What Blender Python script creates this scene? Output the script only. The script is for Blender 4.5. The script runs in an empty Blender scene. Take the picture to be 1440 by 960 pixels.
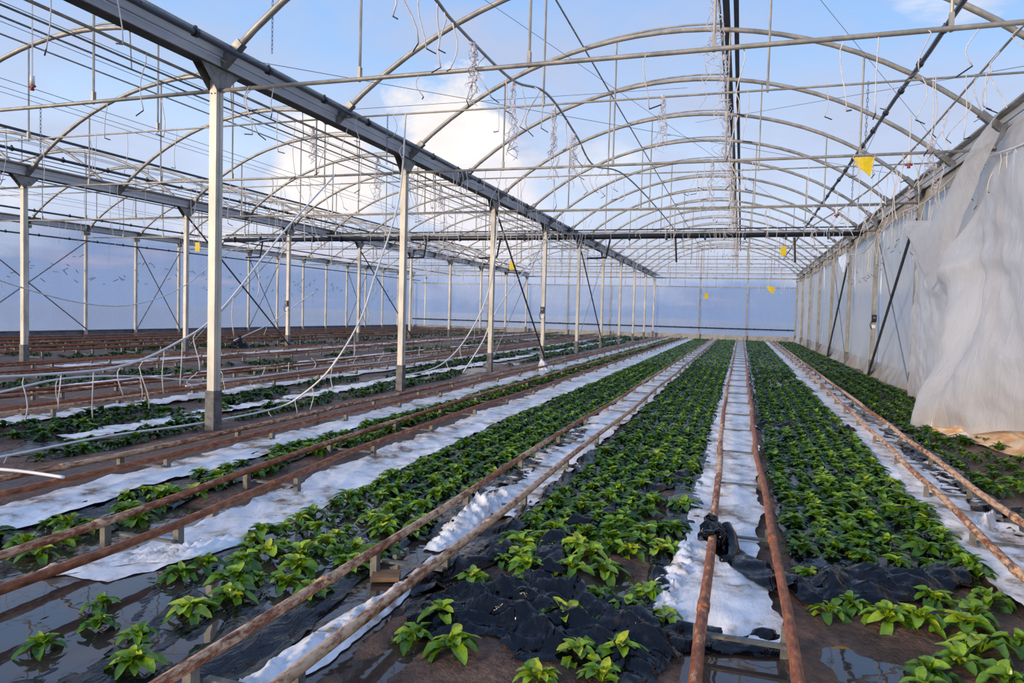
import bpy, math, random
import numpy as np
from mathutils import Matrix, Vector

# ------------------------------------------------------------------ scene, camera, sky, sun
S = bpy.context.scene
C = S.collection
random.seed(11)
rng = np.random.default_rng(11)


def lin(r, g, b):
    f = lambda c: ((c / 255 + 0.055) / 1.055) ** 2.4 if c / 255 > 0.04045 else c / 255 / 12.92
    return (f(r), f(g), f(b), 1.0)


cam_d = bpy.data.cameras.new('camera')
cam = bpy.data.objects.new('camera', cam_d)
C.objects.link(cam)
cam_d.sensor_width = 36.0
cam_d.lens = 993.2 / 1440 * 36
cam_d.clip_start = 0.05
cam_d.clip_end = 2000
R_ = Vector((0.95066, 0.30903, 0.02725))
U_ = Vector((-0.03858, 0.03061, 0.99879))
F_ = Vector((-0.30782, 0.95056, -0.04102))
cam.matrix_world = Matrix(((R_.x, U_.x, -F_.x, 0), (R_.y, U_.y, -F_.y, 0), (R_.z, U_.z, -F_.z, 1.571), (0, 0, 0, 1)))
S.camera = cam
S.view_settings.view_transform = 'Standard'
S.view_settings.look = 'None'
S.view_settings.exposure = 0.08
S.view_settings.gamma = 1.0
S.view_settings.use_curve_mapping = False


class NT:
    """small helper around a node tree"""
    def __init__(s, tree):
        s.t = tree
        s.t.nodes.clear()

    def n(s, kind, **kw):
        nd = s.t.nodes.new(kind)
        for k, v in kw.items():
            if k == 'inp':
                for kk, vv in v.items():
                    if isinstance(vv, bpy.types.NodeSocket):
                        s.t.links.new(vv, nd.inputs[kk])
                    else:
                        nd.inputs[kk].default_value = vv
            else:
                setattr(nd, k, v)
        return nd

    def ramp(s, fac, stops, interp='LINEAR'):
        nd = s.n('ShaderNodeValToRGB')
        cr = nd.color_ramp
        cr.interpolation = interp
        while len(cr.elements) > 1:
            cr.elements.remove(cr.elements[-1])
        cr.elements[0].position = stops[0][0]
        cr.elements[0].color = stops[0][1]
        for p, c in stops[1:]:
            e = cr.elements.new(p)
            e.color = c
        s.t.links.new(fac, nd.inputs[0])
        return nd.outputs[0]

    def math(s, op, a, b=0.0, clamp=False):
        nd = s.n('ShaderNodeMath', operation=op, use_clamp=clamp)
        for i, v in enumerate((a, b)):
            if isinstance(v, bpy.types.NodeSocket):
                s.t.links.new(v, nd.inputs[i])
            else:
                nd.inputs[i].default_value = v
        return nd.outputs[0]

    def mix(s, fac, a, b, blend='MIX'):
        nd = s.n('ShaderNodeMix', data_type='RGBA', blend_type=blend)
        for i, v in ((0, fac), (6, a), (7, b)):
            if isinstance(v, bpy.types.NodeSocket):
                s.t.links.new(v, nd.inputs[i])
            else:
                nd.inputs[i].default_value = v
        return nd.outputs[2]

    def noise(s, vec, scale, detail=4.0, rough=0.55, dist=0.0):
        return s.n('ShaderNodeTexNoise', inp={'Vector': vec, 'Scale': scale, 'Detail': detail, 'Roughness': rough, 'Distortion': dist}).outputs[0]

    def mapping(s, vec, scale=(1, 1, 1), loc=(0, 0, 0)):
        return s.n('ShaderNodeMapping', inp={'Vector': vec, 'Scale': scale, 'Location': loc}).outputs[0]


BW = lambda v: (v, v, v, 1)

world = bpy.data.worlds.new('evening_sky')
S.world = world
world.use_nodes = True
w = NT(world.node_tree)
dirv = w.n('ShaderNodeTexCoord').outputs['Generated']
sep = w.n('ShaderNodeSeparateXYZ', inp={'Vector': dirv})
el = sep.outputs[2]
base = w.ramp(el, [(0.0, lin(150, 166, 204)), (0.04, lin(172, 186, 218)), (0.10, lin(204, 216, 238)), (0.2, lin(196, 217, 246)),
                   (0.33, lin(158, 195, 242)), (0.45, lin(136, 181, 240)), (1.0, lin(112, 163, 232))])
flat = w.mapping(dirv, (1.0, 1.0, 2.6), (0.33, 0.0, 0.1))
n1 = w.noise(flat, 2.6, 7.0, 0.56, 0.2)
n2 = w.noise(w.mapping(dirv, (1, 1, 2.2), (4.1, 2.0, 0)), 5.0, 5.0, 0.55)
# thin grey veil clouds
veil = w.ramp(n2, [(0.40, BW(0)), (0.66, BW(0.75))])
c1 = w.mix(veil, base, lin(184, 192, 218))
# puffy white cumulus, denser low in the sky
thr = w.math('SUBTRACT', n1, w.math('MULTIPLY', el, 0.34))
cum = w.ramp(thr, [(0.49, BW(0)), (0.60, BW(0.85))])
ccol = w.ramp(w.noise(w.mapping(dirv, (1, 1, 2), (1, 7, 0.2)), 6.0, 5.0), [(0.35, lin(206, 208, 222)), (0.55, lin(248, 242, 240)), (0.7, lin(252, 250, 250))])
c2 = w.mix(cum, c1, ccol)


def cloud(col, d, size, soft, color, nz):
    d = Vector(d).normalized()
    dp = w.n('ShaderNodeVectorMath', operation='DISTANCE', inp={0: dirv, 1: tuple(d)}).outputs['Value']
    m = w.math('SUBTRACT', 1.0, w.math('DIVIDE', dp, size))
    m = w.math('ADD', m, w.math('MULTIPLY', w.math('SUBTRACT', nz, 0.5), 1.5))
    return w.mix(w.ramp(m, [(0.25, BW(0)), (0.25 + soft, BW(1))]), col, color)


nb = w.noise(w.mapping(dirv, (1, 1, 1.5), (2, 0, 1)), 7.0, 6.0, 0.55, 0.3)
white = w.mix(w.ramp(n2, [(0.35, BW(0)), (0.65, BW(1))]), lin(232, 226, 228), lin(255, 250, 246))
c3 = cloud(c2, (-0.385, 0.90, 0.232), 0.125, 0.16, white, nb)
c3 = cloud(c3, (-0.54, 0.83, 0.185), 0.12, 0.25, white, nb)
c3 = cloud(c3, (-0.33, 0.94, 0.14), 0.11, 0.30, lin(232, 230, 238), nb)
c3 = cloud(c3, (0.75, 0.60, 0.25), 0.2, 0.16, white, nb)
c3 = cloud(c3, (-0.9, -0.3, 0.3), 0.25, 0.16, white, nb)
c3 = cloud(c3, (0.3, -0.9, 0.28), 0.25, 0.16, white, nb)
# bank of blue-grey cloud low over the horizon all round
bank_n = w.noise(w.mapping(dirv, (1, 1, 4.0), (0.7, 0.2, 0)), 3.0, 5.0, 0.5, 0.2)
bank = w.math('ADD', w.math('MULTIPLY', w.math('SUBTRACT', bank_n, 0.5), 0.42), el)
c4 = w.mix(w.ramp(bank, [(0.03, BW(0.95)), (0.085, BW(0))]), c3, lin(126, 152, 198))
pink = w.ramp(w.noise(w.mapping(dirv, (1, 1, 9.0), (1.7, 3.2, 0)), 4.0, 3.0), [(0.58, BW(0)), (0.7, BW(0.5))])
low = w.ramp(el, [(0.0, BW(1)), (0.05, BW(1)), (0.09, BW(0))])
c5 = w.mix(w.math('MULTIPLY', pink, low), c4, lin(214, 186, 200))
bg = w.n('ShaderNodeBackground', inp={'Color': c5, 'Strength': 1.06})
w.t.links.new(bg.outputs[0], w.n('ShaderNodeOutputWorld').inputs[0])

sun_d = bpy.data.lights.new('low_sun', 'SUN')
sun_d.energy = 3.6
sun_d.angle = math.radians(16)
sun_d.color = (1.0, 0.80, 0.58)
sun = bpy.data.objects.new('low_sun', sun_d)
C.objects.link(sun)
# low in the sky behind the camera and to its left
sun_from = Vector((-0.56, -0.80, 0.24)).normalized()
sun.rotation_euler = sun_from.to_track_quat('Z', 'Y').to_euler()
sun.location = (-20, -30, 12)


# ------------------------------------------------------------------ numpy noise
def _hash(ix, iy, seed):
    n = (ix.astype(np.int64) * 374761393 + iy.astype(np.int64) * 668265263 + seed * 1442695041) & 0xFFFFFFFF
    n = ((n ^ (n >> 13)) * 1274126177) & 0xFFFFFFFF
    return ((n ^ (n >> 16)) & 0xFFFF) / 65535.0


def vnoise(x, y, seed=0):
    x = np.asarray(x, float); y = np.asarray(y, float)
    ix = np.floor(x); iy = np.floor(y)
    fx = x - ix; fy = y - iy
    fx = fx * fx * (3 - 2 * fx); fy = fy * fy * (3 - 2 * fy)
    a = _hash(ix, iy, seed); b = _hash(ix + 1, iy, seed); c = _hash(ix, iy + 1, seed); d = _hash(ix + 1, iy + 1, seed)
    return (a * (1 - fx) + b * fx) * (1 - fy) + (c * (1 - fx) + d * fx) * fy


def fbm(x, y, seed=0, oc=4):
    s = 0; a = 0.5
    for i in range(oc):
        s = s + a * (vnoise(x, y, seed + i * 17) - 0.5)
        x = np.asarray(x) * 2.03 + 5.1; y = np.asarray(y) * 2.03 - 3.7; a *= 0.5
    return s * 2


def ridge(x, y, seed=0, oc=3):
    s = 0; a = 0.5
    for i in range(oc):
        s = s + a * (1 - np.abs(2 * vnoise(x, y, seed + i * 31) - 1))
        x = np.asarray(x) * 2.1 + 1.3; y = np.asarray(y) * 2.1 + 8.7; a *= 0.5
    return s


def sstep(a, b, x):
    t = np.clip((np.asarray(x, float) - a) / (b - a), 0, 1)
    return t * t * (3 - 2 * t)


def box_mask(x, y, x0, x1, y0, y1, s=0.3):
    return sstep(x0 - s, x0 + s, x) * (1 - sstep(x1 - s, x1 + s, x)) * sstep(y0 - s, y0 + s, y) * (1 - sstep(y1 - s, y1 + s, y))


def ground_h(x, y):
    x = np.asarray(x, float); y = np.asarray(y, float)
    h = 0.030 + 0.035 * fbm(x * 1.1, y * 1.1, 3) + 0.016 * fbm(x * 6, y * 6, 9, 3)
    fl = np.maximum.reduce([box_mask(x, y, -3.75, -2.1, 0.5, 5.6), box_mask(x, y, -4.6, -3.5, 0.5, 4.4), box_mask(x, y, -2.1, -1.55, 0.5, 4.6, 0.15) * 0.9,
                            box_mask(x, y, -0.2, 0.25, 0.5, 3.6, 0.15), box_mask(x, y, 0.35, 1.0, 2.6, 3.75, 0.25) * 0.62, box_mask(x, y, -0.75, -0.5, 3.4, 4.3, 0.12) * 0.7,
                            box_mask(x, y, -1.6, -1.3, 0.5, 3.1, 0.15) * 0.9, box_mask(x, y, -0.95, -0.6, 0.5, 2.75, 0.15) * 0.6, box_mask(x, y, -7.8, -6.3, 5, 12, 0.4) * 0.35, box_mask(x, y, -3.7, -2.2, 5.6, 9, 0.3) * 0.5])
    h = h - 0.055 * fl
    far = sstep(11, 14, y)
    return h * (1 - far) + (0.03 + 0.012 * fbm(x * 0.8, y * 0.8, 3)) * far


# ------------------------------------------------------------------ mesh building
class MB:
    def __init__(s):
        s.v = []; s.f = []

    def add(s, v, f):
        o = len(s.v)
        s.v.extend([tuple(map(float, p)) for p in v])
        s.f.extend([tuple(i + o for i in q) for q in f])
        return s

    def box(s, c, size, rz=0.0, rx=0.0):
        hx, hy, hz = size[0] / 2, size[1] / 2, size[2] / 2
        m = Matrix.Translation(c) @ Matrix.Rotation(rz, 4, 'Z') @ Matrix.Rotation(rx, 4, 'X')
        vs = [m @ Vector((a * hx, b * hy, d * hz)) for a in (-1, 1) for b in (-1, 1) for d in (-1, 1)]
        return s.add(vs, [(0, 1, 3, 2), (4, 6, 7, 5), (0, 4, 5, 1), (2, 3, 7, 6), (0, 2, 6, 4), (1, 5, 7, 3)])

    def bar(s, a, b, wx, wz):
        a = Vector(a); b = Vector(b); d = (b - a).normalized()
        r = d.cross(Vector((0, 0, 1)))
        r = Vector((1, 0, 0)) if r.length < 1e-3 else r.normalized()
        u = r.cross(d)
        vs = []
        for p in (a, b):
            for i, j in ((-1, -1), (1, -1), (1, 1), (-1, 1)):
                vs.append(p + r * (i * wx / 2) + u * (j * wz / 2))
        return s.add(vs, [(0, 1, 2, 3), (7, 6, 5, 4), (0, 4, 5, 1), (1, 5, 6, 2), (2, 6, 7, 3), (3, 7, 4, 0)])

    def tube(s, pts, r, n=6, caps=True):
        pts = [Vector(p) for p in pts]
        m = len(pts)
        rr = r if isinstance(r, (list, tuple)) else [r] * m
        o = len(s.v)
        prev = None
        for i, p in enumerate(pts):
            t = (pts[min(i + 1, m - 1)] - pts[max(i - 1, 0)])
            if t.length < 1e-9: t = Vector((0, 0, 1))
            t.normalize()
            if prev is None:
                a = Vector((0, 0, 1)) if abs(t.z) < 0.9 else Vector((1, 0, 0))
                x = t.cross(a).normalized()
            else:
                x = prev - t * prev.dot(t)
                if x.length < 1e-5:
                    a = Vector((0, 0, 1)) if abs(t.z) < 0.9 else Vector((1, 0, 0))
                    x = t.cross(a)
                x.normalize()
            prev = x
            y = t.cross(x)
            for k in range(n):
                an = 2 * math.pi * k / n
                s.v.append(tuple(p + (x * math.cos(an) + y * math.sin(an)) * rr[i]))
        for i in range(m - 1):
            for k in range(n):
                a = o + i * n + k; b = o + i * n + (k + 1) % n
                s.f.append((a, b, b + n, a + n))
        if caps:
            s.f.append(tuple(o + k for k in reversed(range(n))))
            s.f.append(tuple(o + (m - 1) * n + k for k in range(n)))
        return s

    def extrude_y(s, prof, y0, y1, closed=True):
        n = len(prof)
        vs = [(x, y0, z) for x, z in prof] + [(x, y1, z) for x, z in prof]
        fs = [(i, (i + 1) % n, n + (i + 1) % n, n + i) for i in range(n if closed else n - 1)]
        if closed:
            fs += [tuple(reversed(range(n))), tuple(range(n, 2 * n))]
        return s.add(vs, fs)

    def grid(s, P, keep=None):
        """P: (a,b,3) array"""
        a, b, _ = P.shape
        o = len(s.v)
        s.v.extend(map(tuple, P.reshape(-1, 3).tolist()))
        for i in range(a - 1):
            for j in range(b - 1):
                if keep is None or keep[i, j]:
                    q = o + i * b + j
                    s.f.append((q, q + 1, q + b + 1, q + b))
        return s


def obj(name, mb, mat, parent=None, loc=None, smooth=False, label=None):
    """one mesh object; mb holds world coordinates"""
    org = Vector((0, 0, 0))
    if parent is not None:
        p = parent
        while p is not None:
            org = org + p.location
            p = p.parent
    if loc is not None:
        mloc = Vector(loc)
    elif parent is None and mb.v:
        A = np.array(mb.v)
        mloc = Vector(((A[:, 0].min() + A[:, 0].max()) / 2, (A[:, 1].min() + A[:, 1].max()) / 2, A[:, 2].min()))
    else:
        mloc = org
    me = bpy.data.meshes.new(name)
    A = np.array(mb.v, float) - np.array(mloc)
    me.from_pydata(A.tolist(), [], mb.f)
    if smooth:
        me.polygons.foreach_set('use_smooth', [True] * len(me.polygons))
    me.materials.append(mat)
    o = bpy.data.objects.new(name, me)
    C.objects.link(o)
    o.location = mloc - org if parent is not None else mloc
    if parent is not None:
        o.parent = parent
    if label:
        o['label'] = label
    return o


def tag(o, label, cat, group=None, kind=None):
    o['label'] = label
    if cat: o['category'] = cat
    if group: o['group'] = group
    if kind: o['kind'] = kind
    return o


def thing(name, label, cat, loc=(0, 0, 0), group=None):
    o = bpy.data.objects.new(name, None)
    C.objects.link(o)
    o.location = loc
    o.empty_display_size = 0.1
    return tag(o, label, cat, group)


def struct(name, mb, mat, label, smooth=False):
    o = obj(name, mb, mat, smooth=smooth)
    o['kind'] = 'structure'
    o['label'] = label
    return o


ORD = ['first', 'second', 'third', 'fourth', 'fifth', 'sixth', 'seventh', 'eighth', 'ninth', 'tenth', 'eleventh', 'twelfth', 'thirteenth',
       'fourteenth', 'fifteenth', 'sixteenth', 'seventeenth', 'eighteenth', 'nineteenth', 'twentieth', 'twenty-first', 'twenty-second']


def nth(j):
    if j <= 20: return ORD[j - 1]
    tens = {2: 'twent', 3: 'thirt', 4: 'fort', 5: 'fift', 6: 'sixt', 7: 'sevent', 8: 'eight', 9: 'ninet'}[min(j // 10, 9)]
    return tens + 'ieth' if j % 10 == 0 else tens + 'y-' + ORD[j % 10 - 1]


# ------------------------------------------------------------------ materials
def mat(name):
    m = bpy.data.materials.new(name)
    m.use_nodes = True
    return m, NT(m.node_tree)


def finish(m, t, shader):
    t.t.links.new(shader, t.n('ShaderNodeOutputMaterial').inputs[0])
    return m


def simple(name, stops, scale=8.0, rough=0.5, metal=0.0, bump=0.0, vscale=(1, 1, 1), detail=4, coord='Object', bscale=None, spec=0.5):
    m, t = mat(name)
    co = t.n('ShaderNodeTexCoord').outputs[coord] if coord != 'World' else t.n('ShaderNodeNewGeometry').outputs['Position']
    v = t.mapping(co, vscale)
    nz = t.noise(v, scale, detail, 0.6)
    col = t.ramp(nz, stops)
    p = t.n('ShaderNodeBsdfPrincipled', inp={'Base Color': col, 'Roughness': rough, 'Metallic': metal, 'Specular IOR Level': spec})
    if bump:
        nb = t.noise(v, bscale or scale * 3, 4, 0.6)
        b = t.n('ShaderNodeBump', inp={'Height': nb, 'Strength': bump, 'Distance': 0.02})
        t.t.links.new(b.outputs[0], p.inputs['Normal'])
    return finish(m, t, p.outputs[0])


STEEL = simple('galvanised_steel', [(0.3, lin(132, 130, 125)), (0.5, lin(158, 155, 148)), (0.7, lin(180, 175, 165))], 6.0, 0.5, 0.25, coord='World', vscale=(1, 1, 0.5))
POST = simple('sun_toned_galvanised_post', [(0.3, lin(176, 172, 162)), (0.5, lin(204, 198, 186)), (0.7, lin(222, 214, 198))], 5.0, 0.5, 0.1, coord='World', vscale=(1, 1, 0.4))  # warm sunlight put into the post colour, lighter than the plain steel
STEEL_DARK = simple('weathered_steel', [(0.3, lin(96, 98, 100)), (0.6, lin(140, 140, 138))], 7.0, 0.5, 0.45, coord='World')
SLEEVE = simple('grey_post_sleeve', [(0.35, lin(84, 84, 88)), (0.62, lin(120, 118, 116)), (0.7, lin(170, 160, 150))], 9.0, 0.7, 0.0, coord='World')
GUTTER = simple('gutter_sheet_steel', [(0.3, lin(176, 180, 186)), (0.7, lin(206, 208, 212))], 3.0, 0.4, 0.1, coord='World', vscale=(1, 0.3, 1))
GUTTER_DARK = simple('dark_gutter_underside', [(0.3, lin(52, 52, 54)), (0.7, lin(86, 84, 80))], 3.0, 0.7, 0.2, coord='World')  # gutter floor in a darker tone than its sides
BLACKPIPE = simple('black_plastic_pipe', [(0.3, lin(44, 52, 64)), (0.7, lin(70, 80, 94))], 2.0, 0.35, 0.0, coord='World')
BLACK = simple('black_plastic', [(0.3, lin(18, 19, 24)), (0.7, lin(32, 33, 40))], 5.0, 0.4)
DARKRAIL = simple('dark_vent_rubber', [(0.3, lin(40, 44, 50)), (0.7, lin(66, 70, 78))], 5.0, 0.5, 0.0, coord='World')
HOSE = simple('white_hose_plastic', [(0.3, lin(206, 206, 204)), (0.7, lin(236, 236, 236))], 4.0, 0.45)
DRIP = simple('grey_white_dripper_tube', [(0.3, lin(190, 186, 186)), (0.7, lin(228, 224, 222))], 14.0, 0.5)
STRING = simple('weathered_twine', [(0.3, lin(176, 172, 182)), (0.7, lin(222, 218, 222))], 14.0, 0.8)
YELLOW = simple('yellow_sticky_card', [(0.3, lin(206, 176, 14)), (0.6, lin(232, 204, 24)), (0.75, lin(186, 150, 20))], 7.0, 0.5)
WIRE = simple('dull_wire', [(0.3, lin(104, 112, 128)), (0.7, lin(134, 140, 152))], 4.0, 0.5, 0.3)
CONCRETE = simple('concrete_kneeboard', [(0.3, lin(140, 140, 138)), (0.6, lin(178, 176, 170)), (0.75, lin(120, 118, 112))], 2.0, 0.85, coord='World', bump=0.1)
GREYBOARD = simple('grey_kneeboard', [(0.3, lin(92, 96, 108)), (0.6, lin(122, 126, 136))], 2.0, 0.8, coord='World')
LEGMETAL = simple('grey_support_metal', [(0.3, lin(88, 88, 84)), (0.55, lin(124, 122, 114)), (0.7, lin(92, 80, 66))], 14.0, 0.6, 0.2, coord='World')
STAINED = simple('rust_stained_film', [(0.3, lin(214, 202, 190)), (0.5, lin(206, 168, 126)), (0.7, lin(170, 120, 74))], 3.5, 0.5, coord='World')
PALLET = simple('old_board', [(0.3, lin(96, 72, 52)), (0.7, lin(134, 106, 80))], 10.0, 0.8)


def rust(name, pale):
    m, t = mat(name)
    pos = t.n('ShaderNodeNewGeometry').outputs['Position']
    v = t.mapping(pos, (1, 0.35, 1))
    big = t.noise(t.mapping(pos, (1.2, 0.45, 1.2)), 1.6, 3)
    fine = t.noise(v, 34.0, 5, 0.7)
    rc = t.ramp(fine, [(0.3, lin(84, 46, 26)), (0.5, lin(144, 82, 48)), (0.68, lin(184, 118, 74))])
    pc = t.ramp(fine, [(0.35, lin(140, 94, 62)), (0.52, lin(206, 166, 130)), (0.75, lin(226, 194, 160))])
    f = t.math('ADD', big, t.math('MULTIPLY', t.math('SUBTRACT', fine, 0.5), 0.7))
    col = t.mix(t.ramp(f, [(pale - 0.06, BW(0)), (pale + 0.08, BW(1))]), rc, pc)
    p = t.n('ShaderNodeBsdfPrincipled', inp={'Base Color': col, 'Roughness': 0.62, 'Specular IOR Level': 0.5})
    b = t.n('ShaderNodeBump', inp={'Height': fine, 'Strength': 0.35, 'Distance': 0.004})
    t.t.links.new(b.outputs[0], p.inputs['Normal'])
    return finish(m, t, p.outputs[0])


RUST = rust('rusty_pipe', 0.54)
RUST_PALE = rust('rusty_pale_pipe', 0.46)
RUST_DARK = rust('dark_rusty_pipe', 0.68)


def film_black(name):
    m, t = mat(name)
    pos = t.n('ShaderNodeNewGeometry').outputs['Position']
    d = t.noise(pos, 3.0, 5, 0.6)
    col = t.ramp(d, [(0.4, lin(7, 8, 14)), (0.64, lin(15, 17, 25)), (0.76, lin(58, 46, 40))])
    wr = t.noise(t.mapping(pos, (3.0, 1.0, 1.5)), 6.0, 3, 0.5, 1.2)
    p = t.n('ShaderNodeBsdfPrincipled', inp={'Base Color': col, 'Roughness': 0.11, 'Specular IOR Level': 0.30})
    b = t.n('ShaderNodeBump', inp={'Height': wr, 'Strength': 0.4, 'Distance': 0.025})
    t.t.links.new(b.outputs[0], p.inputs['Normal'])
    return finish(m, t, p.outputs[0])


FILM_BLACK = film_black('black_mulch_film')


def film_white(name):
    m, t = mat(name)
    pos = t.n('ShaderNodeNewGeometry').outputs['Position']
    d = t.noise(pos, 5.0, 6, 0.65)
    d2 = t.noise(t.mapping(pos, (1, 1, 1), (4, 4, 0)), 1.3, 3)
    f = t.math('ADD', d, t.math('MULTIPLY', t.math('SUBTRACT', d2, 0.5), 0.6))
    col = t.ramp(f, [(0.47, lin(236, 237, 240)), (0.58, lin(206, 203, 200)), (0.66, lin(150, 130, 112)), (0.75, lin(86, 66, 50))])
    wr = t.noise(t.mapping(pos, (2.6, 1.0, 1.5)), 13.0, 4, 0.6, 0.5)
    p = t.n('ShaderNodeBsdfPrincipled', inp={'Base Color': col, 'Roughness': 0.36, 'Specular IOR Level': 0.45})
    b = t.n('ShaderNodeBump', inp={'Height': wr, 'Strength': 0.45, 'Distance': 0.015})
    t.t.links.new(b.outputs[0], p.inputs['Normal'])
    return finish(m, t, p.outputs[0])


FILM_WHITE = film_white('white_ground_film')


def mud():
    m, t = mat('wet_mud')
    pos = t.n('ShaderNodeNewGeometry').outputs['Position']
    a = t.noise(pos, 2.2, 6, 0.62)
    b_ = t.noise(pos, 22.0, 5, 0.65)
    col = t.ramp(a, [(0.34, lin(60, 41, 30)), (0.5, lin(100, 72, 55)), (0.66, lin(134, 104, 84))])
    col = t.mix(t.ramp(b_, [(0.36, BW(0.6)), (0.55, BW(0))]), col, lin(36, 26, 22))
    rg = t.ramp(a, [(0.38, BW(0.28)), (0.6, BW(0.7))])
    p = t.n('ShaderNodeBsdfPrincipled', inp={'Base Color': col, 'Roughness': rg, 'Specular IOR Level': 0.5})
    bm = t.n('ShaderNodeBump', inp={'Height': b_, 'Strength': 1.0, 'Distance': 0.045})
    t.t.links.new(bm.outputs[0], p.inputs['Normal'])
    return finish(m, t, p.outputs[0])


MUD = mud()


def water():
    m, t = mat('muddy_water')
    pos = t.n('ShaderNodeNewGeometry').outputs['Position']
    nz = t.noise(pos, 5.0, 2)
    b = t.n('ShaderNodeBump', inp={'Height': nz, 'Strength': 0.05, 'Distance': 0.02})
    fr = t.n('ShaderNodeFresnel', inp={'IOR': 1.6, 'Normal': b.outputs[0]})
    tr = t.n('ShaderNodeBsdfTransparent', inp={'Color': (0.52, 0.44, 0.38, 1)})
    gl = t.n('ShaderNodeBsdfGlossy', inp={'Color': (1, 1, 1, 1), 'Roughness': 0.02, 'Normal': b.outputs[0]})
    silt = t.n('ShaderNodeBsdfDiffuse', inp={'Color': lin(104, 92, 86)})
    body = t.n('ShaderNodeMixShader', inp={0: 0.35, 1: tr.outputs[0], 2: silt.outputs[0]})
    mx = t.n('ShaderNodeMixShader', inp={0: fr.outputs[0], 1: body.outputs[0], 2: gl.outputs[0]})
    return finish(m, t, mx.outputs[0])


WATER = water()


def wall_film(name, clear, tint, dif, streak=(0.8, 0.8, 0.25), stain=0.0, bump=0.3):
    m, t = mat(name)
    pos = t.n('ShaderNodeNewGeometry').outputs['Position']
    nz = t.noise(t.mapping(pos, streak), 2.0, 5, 0.6)
    z = t.n('ShaderNodeSeparateXYZ', inp={'Vector': pos}).outputs[2]
    lo = t.ramp(z, [(0.0, BW(1)), (0.9, BW(0))])
    st = t.math('MULTIPLY', lo, t.ramp(t.noise(pos, 2.2, 4), [(0.4, BW(0)), (0.65, BW(stain))]))
    dcol = t.mix(t.ramp(nz, [(0.35, BW(0)), (0.7, BW(1))]), dif, tuple(min(1, c * 1.18) for c in dif[:3]) + (1,))
    dcol = t.mix(st, dcol, lin(186, 142, 104))
    wr = t.noise(t.mapping(pos, (2, 1.6, 0.7)), 4.0, 5, 0.6, 0.8)
    b = t.n('ShaderNodeBump', inp={'Height': wr, 'Strength': bump, 'Distance': 0.05})
    tr = t.n('ShaderNodeBsdfTransparent', inp={'Color': tint})
    df = t.n('ShaderNodeBsdfDiffuse', inp={'Color': dcol, 'Normal': b.outputs[0]})
    tl = t.n('ShaderNodeBsdfTranslucent', inp={'Color': dcol, 'Normal': b.outputs[0]})
    gl = t.n('ShaderNodeBsdfGlossy', inp={'Color': (1, 1, 1, 1), 'Roughness': 0.35, 'Normal': b.outputs[0]})
    m1 = t.n('ShaderNodeMixShader', inp={0: 0.5, 1: df.outputs[0], 2: tl.outputs[0]})
    m2 = t.n('ShaderNodeMixShader', inp={0: 0.07, 1: m1.outputs[0], 2: gl.outputs[0]})
    cf = t.ramp(nz, [(0.3, BW(clear - 0.08)), (0.7, BW(clear + 0.08))])
    m3 = t.n('ShaderNodeMixShader', inp={0: cf, 1: m2.outputs[0], 2: tr.outputs[0]})
    return finish(m, t, m3.outputs[0])


FILM_FAR = wall_film('blue_hazed_wall_film', 0.66, (0.90, 0.925, 0.96, 1), lin(182, 194, 212))
FILM_RIGHT = wall_film('milky_wall_film', 0.16, (0.88, 0.9, 0.92, 1), lin(208, 209, 205), (1, 6, 1), 0.8, 0.5)
FILM_DRAPE = wall_film('torn_milky_film', 0.20, (0.92, 0.93, 0.95, 1), lin(228, 228, 229), (1, 3, 1), 0.5, 0.5)


def leafmat():
    m, t = mat('spinach_leaf')
    at = t.n('ShaderNodeAttribute', attribute_name='tint').outputs['Fac']
    pos = t.n('ShaderNodeNewGeometry').outputs['Position']
    col = t.ramp(at, [(0.0, lin(28, 52, 14)), (0.35, lin(56, 94, 18)), (0.6, lin(98, 140, 26)), (0.85, lin(150, 184, 42)), (1.0, lin(196, 200, 48))])
    nz = t.noise(pos, 60.0, 3)
    col = t.mix(t.ramp(nz, [(0.4, BW(0.25)), (0.6, BW(0))]), col, lin(22, 46, 18))
    p = t.n('ShaderNodeBsdfPrincipled', inp={'Base Color': col, 'Roughness': 0.28, 'Specular IOR Level': 0.55})
    b = t.n('ShaderNodeBump', inp={'Height': nz, 'Strength': 0.4, 'Distance': 0.005})
    t.t.links.new(b.outputs[0], p.inputs['Normal'])
    tl = t.n('ShaderNodeBsdfTranslucent', inp={'Color': col})
    mx = t.n('ShaderNodeMixShader', inp={0: 0.22, 1: p.outputs[0], 2: tl.outputs[0]})
    return finish(m, t, mx.outputs[0])


LEAF = leafmat()

# ------------------------------------------------------------------ layout constants (metres; X across, Y along the rows)
SPAN = 9.68
XA, XR = -6.11, 3.57          # inner post row and right-hand wall
XB, XL = XA - SPAN, XA - 2 * SPAN
Y0, BAY, YE = 7.07, 5.0, 52.3   # first visible post, post spacing, far wall
ZG = 4.40                       # gutter underside

# ------------------------------------------------------------------ ground
xs = np.concatenate([np.arange(-26, -6, 0.25), np.arange(-6, 4.4, 0.045)])
ys = np.concatenate([np.arange(0.8, 12, 0.045), np.arange(12, 53.2, 0.3)])
GX, GY = np.meshgrid(xs, ys)
P = np.stack([GX, GY, ground_h(GX, GY)], -1)
nb_, na_ = P.shape[1], P.shape[0]
me = bpy.data.meshes.new('floor')
ii = np.arange(na_ - 1)[:, None] * nb_ + np.arange(nb_ - 1)[None, :]
quads = np.stack([ii, ii + 1, ii + nb_ + 1, ii + nb_], -1).reshape(-1, 4)


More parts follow.
